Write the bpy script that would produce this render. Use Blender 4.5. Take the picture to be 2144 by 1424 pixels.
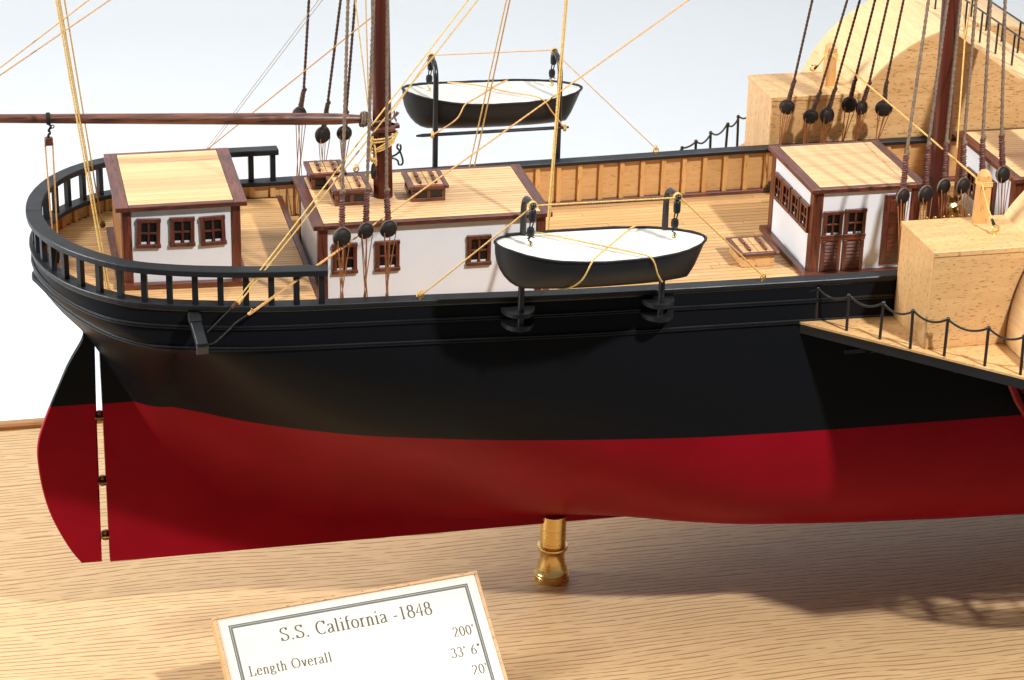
import bpy, bmesh, math, random
from mathutils import Vector, Matrix
random.seed(7)
for o in list(bpy.data.objects): bpy.data.objects.remove(o, do_unlink=True)
SC = bpy.context.scene
COL = SC.collection
S = 0.01            # all lengths below are in centimetres of the real model

# ------------------------------------------------------------------ camera
cam = bpy.data.cameras.new("camera"); camo = bpy.data.objects.new("camera", cam); COL.objects.link(camo)
cam.sensor_width = 36.0; cam.lens = 36.0 * 4960.0 / 2144.0
cam.clip_start = 0.02; cam.clip_end = 50.0
_right = Vector((0.97446701, -0.22327896, 0.02367609)); _down = Vector((-0.06871797, -0.39696151, -0.9152592)); _fwd = Vector((0.21375661, 0.89026292, -0.40216917))
_m = Matrix((( _right.x, -_down.x, -_fwd.x, -4.61864181*S), (_right.y, -_down.y, -_fwd.y, -98.06625505*S), (_right.z, -_down.z, -_fwd.z, 53.97724563*S), (0, 0, 0, 1)))
camo.matrix_world = _m
SC.camera = camo

# ------------------------------------------------------------------ world, lamps, exposure
W = bpy.data.worlds.new("World"); SC.world = W; W.use_nodes = True
W.node_tree.nodes["Background"].inputs[0].default_value = (1.0, 0.96, 0.92, 1)
W.node_tree.nodes["Background"].inputs[1].default_value = 0.20
def area(name, loc, target, size, power, col=(1, 1, 1), sy=None):
    l = bpy.data.lights.new(name, 'AREA'); l.energy = power; l.color = col
    l.shape = 'RECTANGLE' if sy else 'SQUARE'; l.size = size
    if sy: l.size_y = sy
    o = bpy.data.objects.new(name, l); COL.objects.link(o)
    o.location = Vector(loc) * S
    d = (Vector(target) - Vector(loc)).normalized()
    o.rotation_euler = d.to_track_quat('-Z', 'Y').to_euler()
    return o
TG = Vector((22, -3, 13))
area("key_flash", (58, -64, 91), (20, -3, 10), 0.042, 13.2, (1.0, 0.993, 0.985))
area("left_softbox", (-85, 12, 75), (20, -2, 10), 0.40, 22.0, (1.0, 1.0, 1.0))
area("overhead_softbox", (20, 0, 190), (20, 0, 0), 1.8, 5.0, (1.0, 0.985, 0.96))
area("backdrop_fill", (60, 50, 165), (60, 200, 60), 3.0, 21.0, (1.0, 0.99, 0.98), 0.5)  # added unseen lamp, there to bring the backdrop up to white
SC.view_settings.view_transform = 'Standard'; SC.view_settings.look = 'None'
SC.view_settings.exposure = 0.0; SC.view_settings.gamma = 1.0; SC.view_settings.use_curve_mapping = False
SC.cycles.max_bounces = 6

# ------------------------------------------------------------------ materials
def new_mat(name):
    m = bpy.data.materials.new(name); m.use_nodes = True
    nt = m.node_tree; return m, nt, nt.nodes["Principled BSDF"]
def N(nt, typ, **kw):
    n = nt.nodes.new(typ)
    for k, v in kw.items(): setattr(n, k, v)
    return n
def ramp(nt, src, stops):
    r = N(nt, 'ShaderNodeValToRGB')
    e = r.color_ramp.elements
    while len(e) < len(stops): e.new(0.5)
    for el, (p, c) in zip(e, stops): el.position = p; el.color = (c[0], c[1], c[2], 1) if hasattr(c, '__len__') else (c, c, c, 1)
    nt.links.new(src, r.inputs[0]); return r.outputs[0]
def coords(nt, scale, rnd=True):
    tc = N(nt, 'ShaderNodeTexCoord'); mp = N(nt, 'ShaderNodeMapping')
    mp.inputs['Scale'].default_value = tuple(s / S for s in scale)
    nt.links.new(tc.outputs['Object'], mp.inputs['Vector'])
    if not rnd: return mp.outputs[0]
    oi = N(nt, 'ShaderNodeObjectInfo'); mu = N(nt, 'ShaderNodeMath', operation='MULTIPLY'); mu.inputs[1].default_value = 37.0
    nt.links.new(oi.outputs['Random'], mu.inputs[0])
    ad = N(nt, 'ShaderNodeVectorMath', operation='ADD')
    nt.links.new(mp.outputs[0], ad.inputs[0]); nt.links.new(mu.outputs[0], ad.inputs[1])
    return ad.outputs[0]
def noise(nt, vec, scale=1.0, detail=3.0, rough=0.55, dist=0.0):
    n = N(nt, 'ShaderNodeTexNoise'); n.inputs['Scale'].default_value = scale; n.inputs['Detail'].default_value = detail
    n.inputs['Roughness'].default_value = rough; n.inputs['Distortion'].default_value = dist
    nt.links.new(vec, n.inputs['Vector']); return n.outputs[0]
def mix(nt, fac, a, b, mode='MIX'):
    m = N(nt, 'ShaderNodeMix', data_type='RGBA', blend_type=mode)
    for sock, v in ((0, fac), (6, a), (7, b)):
        if hasattr(v, 'links'): nt.links.new(v, m.inputs[sock])
        elif sock == 0: m.inputs[0].default_value = v
        else: m.inputs[sock].default_value = (v[0], v[1], v[2], 1)
    return m.outputs[2]
def bump(nt, bs, h, strength, dist):
    b = N(nt, 'ShaderNodeBump'); b.inputs['Strength'].default_value = strength; b.inputs['Distance'].default_value = dist * S
    nt.links.new(h, b.inputs['Height']); nt.links.new(b.outputs[0], bs.inputs['Normal'])
def axscale(ax, along, cross):
    return tuple(along if 'XYZ'[i] == ax else cross for i in range(3))
def wood(name, light, dark, ax='X', along=0.25, cross=4.0, rough=0.42, pore=None, pore_c=9.0, pore_a=0.9, pore_t=(0.62, 0.70), var=0.10, coat=0.0, bmp=0.15, spec=0.5):
    m, nt, bs = new_mat(name)
    v1 = coords(nt, axscale(ax, along, cross)); n1 = noise(nt, v1, 1.0, 4.0, 0.6, 0.4)
    c = ramp(nt, n1, [(0.30, dark), (0.52, [(a + b) / 2 for a, b in zip(light, dark)]), (0.68, light)])
    v2 = coords(nt, axscale(ax, pore_a, pore_c)); n2 = noise(nt, v2, 1.0, 2.0, 0.5, 0.2)
    if pore is not None:
        f = ramp(nt, n2, [(pore_t[0], 0.0), (pore_t[1], 1.0)])
        c = mix(nt, f, c, pore)
    oi = N(nt, 'ShaderNodeObjectInfo')
    vr = ramp(nt, oi.outputs['Random'], [(0.0, 1.0 - var), (1.0, 1.0 + var * .6)])
    c = mix(nt, 1.0, c, vr, 'MULTIPLY')
    nt.links.new(c, bs.inputs['Base Color']); bs.inputs['Roughness'].default_value = rough
    bs.inputs['Specular IOR Level'].default_value = spec
    if coat: bs.inputs['Coat Weight'].default_value = coat; bs.inputs['Coat Roughness'].default_value = 0.25
    if bmp: bump(nt, bs, n2, bmp, 0.02)
    return m
def paint(name, col, rough=0.35, bmp=0.25, bscale=26.0, spec=0.5, speck=None, var=.13):
    m, nt, bs = new_mat(name)
    v = coords(nt, (1, 1, 1)); n = noise(nt, v, bscale, 3.0, 0.6)
    big = noise(nt, v, 0.7, 3.0, 0.5)
    c = mix(nt, ramp(nt, big, [(0.3, 0.0), (0.7, 1.0)]), [x * (1 - var) for x in col], [min(1, x * (1 + var * .7)) for x in col])
    if speck: c = mix(nt, ramp(nt, n, [(0.66, 0.0), (0.74, 1.0)]), c, speck)
    nt.links.new(c, bs.inputs['Base Color'])
    rr = ramp(nt, big, [(0.3, rough * 0.85), (0.7, rough * 1.15)]); nt.links.new(rr, bs.inputs['Roughness'])
    bs.inputs['Specular IOR Level'].default_value = spec
    bump(nt, bs, n, bmp, 0.012)
    return m
M = {}
M['black'] = paint('black_satin_paint', (0.0095, 0.0105, 0.0125), 0.42, 0.5, 22.0, 0.35)
M['black_gloss'] = paint('black_gloss_paint', (0.006, 0.0065, 0.0075), 0.28, 0.2, 14.0)
M['iron'] = paint('blackened_metal', (0.014, 0.014, 0.015), 0.30, 0.3, 16.0)
M['white'] = paint('white_paint', (0.74, 0.76, 0.785), 0.45, 0.10, 10.0, var=.02)
M['cover'] = paint('cream_boat_cover', (0.63, 0.615, 0.565), 0.7, 0.6, 5.0, 0.2, var=.03)
M['dark_inside'] = paint('dark_interior', (0.006, 0.006, 0.007), 0.2, 0.0, 5.0)  # near-black colour stands in for the unlit interior behind the windows
# two-tone hull paint, the boot line is at z = 8.08 cm
def hull_mat():
    m, nt, bs = new_mat('hull_two_tone_paint')
    tc = N(nt, 'ShaderNodeTexCoord'); sp = N(nt, 'ShaderNodeSeparateXYZ')
    ge = N(nt, 'ShaderNodeNewGeometry'); nt.links.new(ge.outputs['Position'], sp.inputs[0])
    gt = N(nt, 'ShaderNodeMath', operation='GREATER_THAN'); gt.inputs[1].default_value = 8.08 * S
    nt.links.new(sp.outputs[2], gt.inputs[0])
    v = coords(nt, (1, 1, 1), False); n = noise(nt, v, 24.0, 3.0, 0.6); big = noise(nt, v, 0.35, 3.0, 0.5)
    red = mix(nt, ramp(nt, big, [(0.3, 0.0), (0.7, 1.0)]), (0.24, 0.0032, 0.011), (0.285, 0.0042, 0.0135))
    c = mix(nt, gt.outputs[0], red, (0.0070, 0.0078, 0.0095))
    nt.links.new(c, bs.inputs['Base Color']); bs.inputs['Roughness'].default_value = 0.40
    bs.inputs['Specular IOR Level'].default_value = 0.05
    bump(nt, bs, n, 0.12, 0.010)
    return m
M['hull'] = hull_mat()
DECK_L, DECK_D = (0.72, 0.435, 0.195), (0.58, 0.32, 0.12)
M['deck'] = wood('light_deck_strip', DECK_L, DECK_D, 'X', 0.22, 5.0, 0.45, (0.40, 0.20, 0.07), 9.0, 0.35, (0.66, 0.74), 0.14)
M['rdeck'] = wood('pale_roof_strip', (0.76, 0.495, 0.255), (0.67, 0.395, 0.175), 'X', 0.2, 5.0, 0.45, (0.50, 0.28, 0.10), 9.0, 0.3, (0.68, 0.76), 0.09)
M['lining'] = wood('orange_bulwark_wood', (0.62, 0.36, 0.145), (0.54, 0.29, 0.105), 'X', 0.5, 5.0, 0.5, (0.40, 0.19, 0.06), 16.0, 2.6, (0.60, 0.70), 0.06)
M['frame'] = wood('bulwark_frame_wood', (0.69, 0.39, 0.14), (0.59, 0.30, 0.095), 'Z', 0.5, 6.0, 0.5, (0.25, 0.10, 0.02), 12.0, 1.6, (0.62, 0.70), 0.12)
M['caulk'] = paint('dark_caulking', (0.055, 0.024, 0.009), 0.8, 0.0)
for ax in 'XYZ':
    M['beech' + ax] = wood('beech_' + ax, (0.68, 0.42, 0.185), (0.58, 0.33, 0.13), ax, 0.25, 2.2, 0.45, (0.34, 0.165, 0.058), 17.0, 3.8, (0.60, 0.65), 0.04, bmp=0.1)
    M['mahog' + ax] = wood('mahogany_' + ax, (0.185, 0.042, 0.017), (0.072, 0.014, 0.007), ax, 0.5, 6.0, 0.36, (0.030, 0.007, 0.004), 15.0, 1.6, (0.54, 0.66), 0.2, bmp=0.3, spec=0.85)
M['pale'] = wood('pale_drum_wood', (0.78, 0.54, 0.28), (0.68, 0.42, 0.19), 'Y', 0.3, 3.0, 0.45, (0.50, 0.28, 0.10), 8.0, 1.0, (0.68, 0.75), 0.05)
M['mast'] = wood('varnished_mast_wood', (0.115, 0.020, 0.008), (0.040, 0.007, 0.004), 'Z', 0.15, 5.0, 0.33, None, 14.0, 0.5, bmp=0.12)
M['boom'] = wood('varnished_boom_wood', (0.20, 0.060, 0.026), (0.070, 0.018, 0.009), 'X', 0.45, 6.0, 0.36, (0.022, 0.007, 0.004), 13.0, 0.8, (0.53, 0.62), bmp=0.3, spec=.8)
def rope_mat(name, a, b, rough=0.85):
    m, nt, bs = new_mat(name)
    v = coords(nt, (1, 1, 1)); n = noise(nt, v, 9.0, 3.0, 0.6)
    nt.links.new(mix(nt, ramp(nt, n, [(0.35, 0.0), (0.65, 1.0)]), a, b), bs.inputs['Base Color'])
    bs.inputs['Roughness'].default_value = rough; bs.inputs['Specular IOR Level'].default_value = 0.2
    return m
M['rope_y'] = rope_mat('yellow_cord', (0.58, 0.345, 0.085), (0.74, 0.50, 0.19))
M['rope_o'] = rope_mat('tan_cord', (0.60, 0.30, 0.09), (0.72, 0.42, 0.18))
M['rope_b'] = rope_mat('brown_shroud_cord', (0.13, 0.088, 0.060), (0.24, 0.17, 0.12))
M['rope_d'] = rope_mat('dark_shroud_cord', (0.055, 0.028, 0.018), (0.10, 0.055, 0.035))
M['seize'] = rope_mat('maroon_seizing_thread', (0.085, 0.020, 0.022), (0.15, 0.045, 0.042))
M['lan'] = rope_mat('copper_lanyard_thread', (0.26, 0.095, 0.03), (0.36, 0.15, 0.055))
M['rope_k'] = rope_mat('black_cord', (0.012, 0.011, 0.010), (0.03, 0.028, 0.025))
M['block'] = wood('dark_block_wood', (0.020, 0.013, 0.010), (0.008, 0.006, 0.005), 'X', 1.5, 9.0, 0.6, None, bmp=0.4, spec=.3)
M['gray'] = rope_mat('thin_grey_thread', (0.38, 0.30, 0.24), (0.48, 0.40, 0.33))
def brass(name, col, rough):
    m, nt, bs = new_mat(name); bs.inputs['Metallic'].default_value = 1.0
    v = coords(nt, (.4, .4, 30)); n = noise(nt, v, 1.0, 2.0)
    bs.inputs['Base Color'].default_value = (*col, 1)
    nt.links.new(ramp(nt, n, [(0.3, rough * .9), (0.7, rough * 1.1)]), bs.inputs['Roughness'])
    return m
M['brass'] = brass('turned_brass', (0.83, 0.59, 0.22), 0.27)
M['brass_d'] = brass('aged_brass', (0.22, 0.12, 0.04), 0.4)
def oak_mat():
    m, nt, bs = new_mat('oak_veneer')
    tc = N(nt, 'ShaderNodeTexCoord'); mp = N(nt, 'ShaderNodeMapping'); mp.inputs['Scale'].default_value = (100, 100, 100)
    nt.links.new(tc.outputs['Object'], mp.inputs['Vector'])
    # slow waviness of the grain across the board
    w = N(nt, 'ShaderNodeTexNoise'); w.inputs['Scale'].default_value = 0.035; w.inputs['Detail'].default_value = 1.5
    nt.links.new(mp.outputs[0], w.inputs['Vector'])
    mw = N(nt, 'ShaderNodeVectorMath', operation='MULTIPLY'); nt.links.new(w.outputs['Color'], mw.inputs[0]); mw.inputs[1].default_value = (0, 2.4, 0)
    ad = N(nt, 'ShaderNodeVectorMath', operation='ADD'); nt.links.new(mp.outputs[0], ad.inputs[0]); nt.links.new(mw.outputs[0], ad.inputs[1])
    def st(sx, sy):
        q = N(nt, 'ShaderNodeMapping'); q.inputs['Scale'].default_value = (sx, sy, sx); nt.links.new(ad.outputs[0], q.inputs['Vector']); return q.outputs[0]
    big = noise(nt, st(0.04, 0.35), 1.0, 2.0, 0.5)
    def mth(op, a_, b_=None):
        n_ = N(nt, 'ShaderNodeMath', operation=op)
        for k_, v_ in enumerate((a_, b_)):
            if v_ is None: continue
            if hasattr(v_, 'links'): nt.links.new(v_, n_.inputs[k_])
            else: n_.inputs[k_].default_value = v_
        return n_.outputs[0]
    sx = N(nt, 'ShaderNodeSeparateXYZ'); nt.links.new(ad.outputs[0], sx.inputs[0])
    def lines(freq, jit, lo, hi, d0, d1, da, dc):
        # growth-ring lines of the veneer, broken into pores along the grain
        ph_ = mth('ADD', mth('MULTIPLY', sx.outputs[1], freq), mth('MULTIPLY', noise(nt, st(0.09, 0.45), 1.0, 2.0, 0.5), jit))
        w_ = mth('ADD', mth('MULTIPLY', mth('SINE', mth('MULTIPLY', ph_, 6.2832)), 0.5), 0.5)
        return mth('MULTIPLY', ramp(nt, w_, [(lo, 0.0), (hi, 1.0)]), ramp(nt, noise(nt, st(da, dc), 1.0, 2.0, 0.6), [(d0, 0.0), (d1, 1.0)]))
    l1 = lines(3.0, 3.4, 0.78, 0.93, 0.40, 0.48, 0.55, 4.0)
    l2 = lines(7.6, 6.0, 0.60, 0.90, 0.42, 0.54, 0.7, 7.0)
    c = mix(nt, ramp(nt, big, [(0.3, 0.0), (0.7, 1.0)]), (0.60, 0.40, 0.195), (0.65, 0.442, 0.222))
    c = mix(nt, mth('MULTIPLY', l2, 0.50), c, (0.38, 0.20, 0.08))
    c = mix(nt, mth('MULTIPLY', l1, 0.82), c, (0.29, 0.15, 0.06))
    pm = N(nt, 'ShaderNodeMath', operation='MULTIPLY'); nt.links.new(l1, pm.inputs[0]); pm.inputs[1].default_value = 1.0
    nt.links.new(c, bs.inputs['Base Color']); bs.inputs['Roughness'].default_value = 0.42
    inv = N(nt, 'ShaderNodeMath', operation='SUBTRACT'); inv.inputs[0].default_value = 1.0; nt.links.new(pm.outputs[0], inv.inputs[1])
    bump(nt, bs, inv.outputs[0], 0.35, 0.02)
    return m
M['oak'] = oak_mat()
M['oak_edge'] = wood('oak_edge', (0.46, 0.22, 0.075), (0.34, 0.14, 0.04), 'X', 0.2, 4.0, 0.4, (0.2, 0.08, 0.02), 9, .8, (.6, .7))
M['plate'] = paint('ivory_engraved_plate', (0.72, 0.685, 0.57), 0.30, 0.0, var=.01)
M['engrave'] = paint('engraved_tan_letter', (0.10, 0.075, 0.042), 0.6, 0.0)
M['engrave_g'] = paint('engraved_grey_border', (0.13, 0.135, 0.12), 0.6, 0.0)
M['backdrop'] = paint('white_backdrop_cloth', (0.69, 0.722, 0.752), 0.9, 0.0, 4.0, 0.1, var=.01)
M['redwheel'] = paint('red_wheel_paint', (0.30, 0.010, 0.018), 0.36)

# ------------------------------------------------------------------ mesh helpers (everything in centimetres)
class MB:
    def __init__(s): s.v = []; s.f = []; s.smooth = []
    def add(s, verts, faces, smooth=False):
        b = len(s.v); s.v += [tuple(p) for p in verts]; s.f += [tuple(i + b for i in f) for f in faces]; s.smooth += [smooth] * len(faces)
        return s
    def hexa(s, c, ax, ay, az, ch=0.0):
        # chamfered box: centre, three half-axis vectors, chamfer width
        c, ax, ay, az = Vector(c), Vector(ax), Vector(ay), Vector(az)
        lx, ly, lz = ax.length, ay.length, az.length
        ch = min(ch, .45 * min(lx, ly, lz))
        if ch <= 0:
            vs = [c + sx * ax + sy * ay + sz * az for sx in (-1, 1) for sy in (-1, 1) for sz in (-1, 1)]
            return s.add(vs, [(0, 1, 3, 2), (4, 6, 7, 5), (0, 4, 5, 1), (2, 3, 7, 6), (0, 2, 6, 4), (1, 5, 7, 3)])
        kx, ky, kz = 1 - ch / lx, 1 - ch / ly, 1 - ch / lz
        vs, idx = [], {}
        for sx in (-1, 1):
            for sy in (-1, 1):
                for sz in (-1, 1):
                    for a, (fx, fy, fz) in enumerate(((1, ky, kz), (kx, 1, kz), (kx, ky, 1))):
                        idx[(sx, sy, sz, a)] = len(vs); vs.append(c + sx * fx * ax + sy * fy * ay + sz * fz * az)
        I = lambda x, y, z, a: idx[(x, y, z, a)]
        fs = []
        for q in (-1, 1):
            fs.append([I(q, -1, -1, 0), I(q, 1, -1, 0), I(q, 1, 1, 0), I(q, -1, 1, 0)][::q])
            fs.append([I(-1, q, -1, 1), I(-1, q, 1, 1), I(1, q, 1, 1), I(1, q, -1, 1)][::q])
            fs.append([I(-1, -1, q, 2), I(1, -1, q, 2), I(1, 1, q, 2), I(-1, 1, q, 2)][::q])
        for p in (-1, 1):
            for q in (-1, 1):
                fs.append((I(p, q, -1, 0), I(p, q, -1, 1), I(p, q, 1, 1), I(p, q, 1, 0)))
                fs.append((I(p, -1, q, 0), I(p, -1, q, 2), I(p, 1, q, 2), I(p, 1, q, 0)))
                fs.append((I(-1, p, q, 1), I(-1, p, q, 2), I(1, p, q, 2), I(1, p, q, 1)))
                for r in (-1, 1): fs.append((I(p, q, r, 0), I(p, q, r, 1), I(p, q, r, 2)))
        return s.add(vs, fs)
    def box(s, x0, x1, y0, y1, z0, z1, ch=0.015):
        return s.hexa(((x0 + x1) / 2, (y0 + y1) / 2, (z0 + z1) / 2), ((x1 - x0) / 2, 0, 0), (0, (y1 - y0) / 2, 0), (0, 0, (z1 - z0) / 2), ch)
    def bar(s, a, b, wx, wy, ch=0.0, up=(0, 0, 1)):
        a, b = Vector(a), Vector(b); d = b - a; L = d.length; d = d / L
        u = Vector(up); u = (u - u.dot(d) * d)
        if u.length < 1e-4: u = Vector((1, 0, 0)) - d.x * d
        u.normalize(); w = d.cross(u)
        return s.hexa((a + b) / 2, d * L / 2, w * wx / 2, u * wy / 2, ch)
    def tube(s, path, r, n=8, caps=True, lobes=0, pitch=0.3, lob=0.28, closed=False):
        pts = [Vector(p) for p in path]; m = len(pts); rr = r if hasattr(r, '__len__') else [r] * m
        t0 = (pts[1] - pts[0]).normalized()
        u = Vector((0, 0, 1)) if abs(t0.z) < .9 else Vector((1, 0, 0))
        u = (u - u.dot(t0) * t0).normalized(); vs = []; run = 0.0
        for i, p in enumerate(pts):
            if closed: t = (pts[(i + 1) % m] - pts[i - 1]).normalized()
            else: t = (pts[min(i + 1, m - 1)] - pts[max(i - 1, 0)]).normalized()
            u = (u - u.dot(t) * t).normalized(); w = t.cross(u)
            if i: run += (p - pts[i - 1]).length
            ph = 2 * math.pi * run / pitch if lobes else 0
            for k in range(n):
                a = 2 * math.pi * k / n
                q = rr[i] * (1 + lob * math.cos(lobes * (a - ph))) if lobes else rr[i]
                vs.append(p + q * (math.cos(a) * u + math.sin(a) * w))
        fs = []
        for i in range(m if closed else m - 1):
            j = (i + 1) % m
            for k in range(n):
                k2 = (k + 1) % n; fs.append((i * n + k, i * n + k2, j * n + k2, j * n + k))
        s.add(vs, fs, True)
        if caps and not closed:
            b = len(s.v) - len(vs)
            s.f.append(tuple(range(b + n - 1, b - 1, -1))); s.smooth.append(False)
            s.f.append(tuple(range(b + (m - 1) * n, b + m * n))); s.smooth.append(False)
        return s
    def rope(s, a, b, r, sag=0.0, pitch=None, n=8, seg=None, pts=None):
        if pts is None:
            a, b = Vector(a), Vector(b); L = (b - a).length
            pitch = pitch or r * 7; k = seg or max(8, min(420, int(L / pitch * 5)))
            pts = [a.lerp(b, i / k) + Vector((0, 0, -sag * 4 * (i / k) * (1 - i / k))) for i in range(k + 1)]
        else:
            pitch = pitch or r * 7; pts = resample(pts, pitch / 5)
        return s.tube(pts, r, n, True, 2, pitch, 0.24)
    def lathe(s, prof, c, axis=(0, 0, 1), n=24, smooth=True):
        # prof: list of (radius, height along axis)
        c, d = Vector(c), Vector(axis).normalized()
        u = Vector((1, 0, 0)) if abs(d.x) < .9 else Vector((0, 1, 0)); u = (u - u.dot(d) * d).normalized(); w = d.cross(u)
        vs = []; m = len(prof)
        for (r, h) in prof:
            for k in range(n):
                a = 2 * math.pi * k / n; vs.append(c + d * h + r * (math.cos(a) * u + math.sin(a) * w))
        fs = [(i * n + k, i * n + (k + 1) % n, (i + 1) * n + (k + 1) % n, (i + 1) * n + k) for i in range(m - 1) for k in range(n)]
        s.add(vs, fs, smooth); b = len(s.v) - len(vs)
        s.f.append(tuple(range(b + n - 1, b - 1, -1))); s.smooth.append(False)
        s.f.append(tuple(range(b + (m - 1) * n, b + m * n))); s.smooth.append(False)
        return s
    def prism(s, poly, f0, f1):
        # poly list of 2d points, f0/f1 map (a,b)->3d
        n = len(poly); vs = [f0(*p) for p in poly] + [f1(*p) for p in poly]
        fs = [tuple(range(n - 1, -1, -1)), tuple(range(n, 2 * n))] + [(i, (i + 1) % n, n + (i + 1) % n, n + i) for i in range(n)]
        return s.add(vs, fs)
    def sphere(s, c, r, n=10, m=6, sc=(1, 1, 1)):
        prof = []; vs = []; c = Vector(c)
        for i in range(m + 1):
            a = math.pi * i / m
            for k in range(n):
                b = 2 * math.pi * k / n
                vs.append(c + Vector((r * sc[0] * math.sin(a) * math.cos(b), r * sc[1] * math.sin(a) * math.sin(b), r * sc[2] * math.cos(a))))
        return s.add(vs, [(i * n + k, (i + 1) * n + k, (i + 1) * n + (k + 1) % n, i * n + (k + 1) % n) for i in range(m) for k in range(n)], True)
    def build(s, name, mat, parent=None, origin=None, fix=True):
        vs = s.v
        if origin is None:
            xs = [[p[i] for p in vs] for i in range(3)]
            origin = Vector(((min(xs[0]) + max(xs[0])) / 2, (min(xs[1]) + max(xs[1])) / 2, (min(xs[2]) + max(xs[2])) / 2))
        origin = Vector(origin)
        me = bpy.data.meshes.new(name)
        me.from_pydata([((p[0] - origin.x) * S, (p[1] - origin.y) * S, (p[2] - origin.z) * S) for p in vs], [], s.f)
        me.polygons.foreach_set('use_smooth', s.smooth)
        if any(s.smooth): me.set_sharp_from_angle(angle=math.radians(42))
        if fix:
            bm = bmesh.new(); bm.from_mesh(me); bmesh.ops.recalc_face_normals(bm, faces=bm.faces); bm.to_mesh(me); bm.free()
        me.materials.append(M[mat] if isinstance(mat, str) else mat); me.update()
        o = bpy.data.objects.new(name, me); COL.objects.link(o)
        WORG[o.name] = origin
        if parent is not None:
            o.parent = parent; o.location = (origin - WORG[parent.name]) * S
        else: o.location = origin * S
        return o
WORG = {}
def thing(name, loc, label, cat, group=None):
    o = bpy.data.objects.new(name, None); COL.objects.link(o); o.empty_display_size = 0.01
    o.location = Vector(loc) * S; WORG[o.name] = Vector(loc)
    return tag(o, label, cat, group)
def tag(o, label, cat, group=None):
    o['label'] = label; o['category'] = cat
    if group: o['group'] = group
    return o
def struct(o): o['kind'] = 'structure'; return o
def resample(pts, step):
    pts = [Vector(p) for p in pts]; out = [pts[0]]; acc = 0.0
    for a, b in zip(pts[:-1], pts[1:]):
        L = (b - a).length
        if L < 1e-6: continue
        k = max(1, int(round(L / step)))
        for i in range(1, k + 1): out.append(a.lerp(b, i / k))
    return out
def catmull(pts, k=8, closed=False):
    pts = [Vector(p) for p in pts]; n = len(pts); out = []
    rng = range(n if closed else n - 1)
    for i in rng:
        if closed: p0, p1, p2, p3 = pts[i - 1], pts[i], pts[(i + 1) % n], pts[(i + 2) % n]
        else: p0, p1, p2, p3 = pts[max(i - 1, 0)], pts[i], pts[i + 1], pts[min(i + 2, n - 1)]
        for j in range(k):
            t = j / k
            out.append(0.5 * ((2 * p1) + (-p0 + p2) * t + (2 * p0 - 5 * p1 + 4 * p2 - p3) * t * t + (-p0 + 3 * p1 - 3 * p2 + p3) * t ** 3))
    if not closed: out.append(pts[-1])
    return out
def interp(x, xs, ys):
    if x <= xs[0]: return ys[0]
    for i in range(len(xs) - 1):
        if x <= xs[i + 1]:
            t = (x - xs[i]) / (xs[i + 1] - xs[i]); return ys[i] + t * (ys[i + 1] - ys[i])
    return ys[-1]
def pchip(xs, ys):
    n = len(xs); h = [xs[i + 1] - xs[i] for i in range(n - 1)]; d = [(ys[i + 1] - ys[i]) / h[i] for i in range(n - 1)]
    m = [d[0]] + [0 if d[i - 1] * d[i] <= 0 else 3 * (h[i - 1] + h[i]) / ((2 * h[i] + h[i - 1]) / d[i - 1] + (h[i] + 2 * h[i - 1]) / d[i]) for i in range(1, n - 1)] + [d[-1]]
    def fn(x):
        if x <= xs[0]: return ys[0]
        if x >= xs[-1]: return ys[-1]
        for i in range(n - 1):
            if x <= xs[i + 1]: break
        t = (x - xs[i]) / h[i]
        return (ys[i] * (1 + 2 * t) * (1 - t) ** 2 + m[i] * h[i] * t * (1 - t) ** 2 + ys[i + 1] * t * t * (3 - 2 * t) + m[i + 1] * h[i] * t * t * (t - 1))
    return fn

# ------------------------------------------------------------------ setting: studio backdrop, table
ZB = -3.21          # top of the oak display base
ZT = -6.6           # white table
mb = MB()
prof = [(-26, ZT - 12), (-26, ZT - 1), (-25, ZT), (70, ZT), (110, ZT)] + [(110 + 60 * math.sin(a), ZT + 60 * (1 - math.cos(a))) for a in [math.radians(d) for d in range(6, 91, 6)]] + [(170, 230)]
vs = []; fs = []
for (y, z) in prof: vs += [(-260, y, z), (300, y, z)]
for i in range(len(prof) - 1): fs.append((2 * i, 2 * i + 1, 2 * i + 3, 2 * i + 2))
mb.add(vs, fs, True)
struct(mb.build('backdrop', 'backdrop', None, (0, 0, ZT), fix=False))

# ------------------------------------------------------------------ hull form
RX = [-2.66, -2.62, -2.55, -2.42, -1.94, -1.44, -.8, -.15, .62, 1.41, 2.48, 3.99, 5.89, 8.18, 9.07, 13.4, 17.5, 20.3, 24, 28, 32, 48]
RB = [0, .75, 1.30, 1.98, 3.36, 4.30, 5.15, 5.80, 6.40, 6.80, 7.10, 7.38, 7.62, 7.76, 7.80, 8.00, 8.22, 8.36, 8.46, 8.58, 8.68, 8.75]
half = pchip(RX, RB)                                  # half breadth of the topside
zcap = pchip([-2.7, -2.2, -1, .3, 2.5, 5, 8.2, 13.4, 20, 32, 48], [15.92, 15.84, 15.76, 15.72, 15.63, 15.55, 15.47, 15.44, 15.40, 15.44, 15.5])
zc_f = pchip([-2.7, -2.3, -1.6, -.62, .11, 1.07, 1.9, 2.9, 4.4, 6, 8.5, 11, 14, 17, 20, 24, 48], [14.3, 13.75, 12.75, 11.6, 10.4, 8.7, 7.0, 5.3, 3.7, 2.6, 1.7, 1.2, .9, .65, .45, .3, .3])
wl_f = pchip([1.0, 1.82, 2.83, 4.43, 5.81, 8.59, 10.98, 13.81, 16.87, 19.98, 23.1, 26.3, 32.9, 48], [.28, .40, 1.0, 2.04, 3.04, 4.52, 5.53, 6.33, 7.05, 7.60, 8.05, 8.38, 8.62, 8.72])
a_f = pchip([-3, 0, 1.5, 4, 11, 14, 17, 20, 24, 30, 48], [1.1, 1.25, 1.5, 2.0, 2.0, 1.85, 1.5, 1.15, .92, .70, .5])
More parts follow.
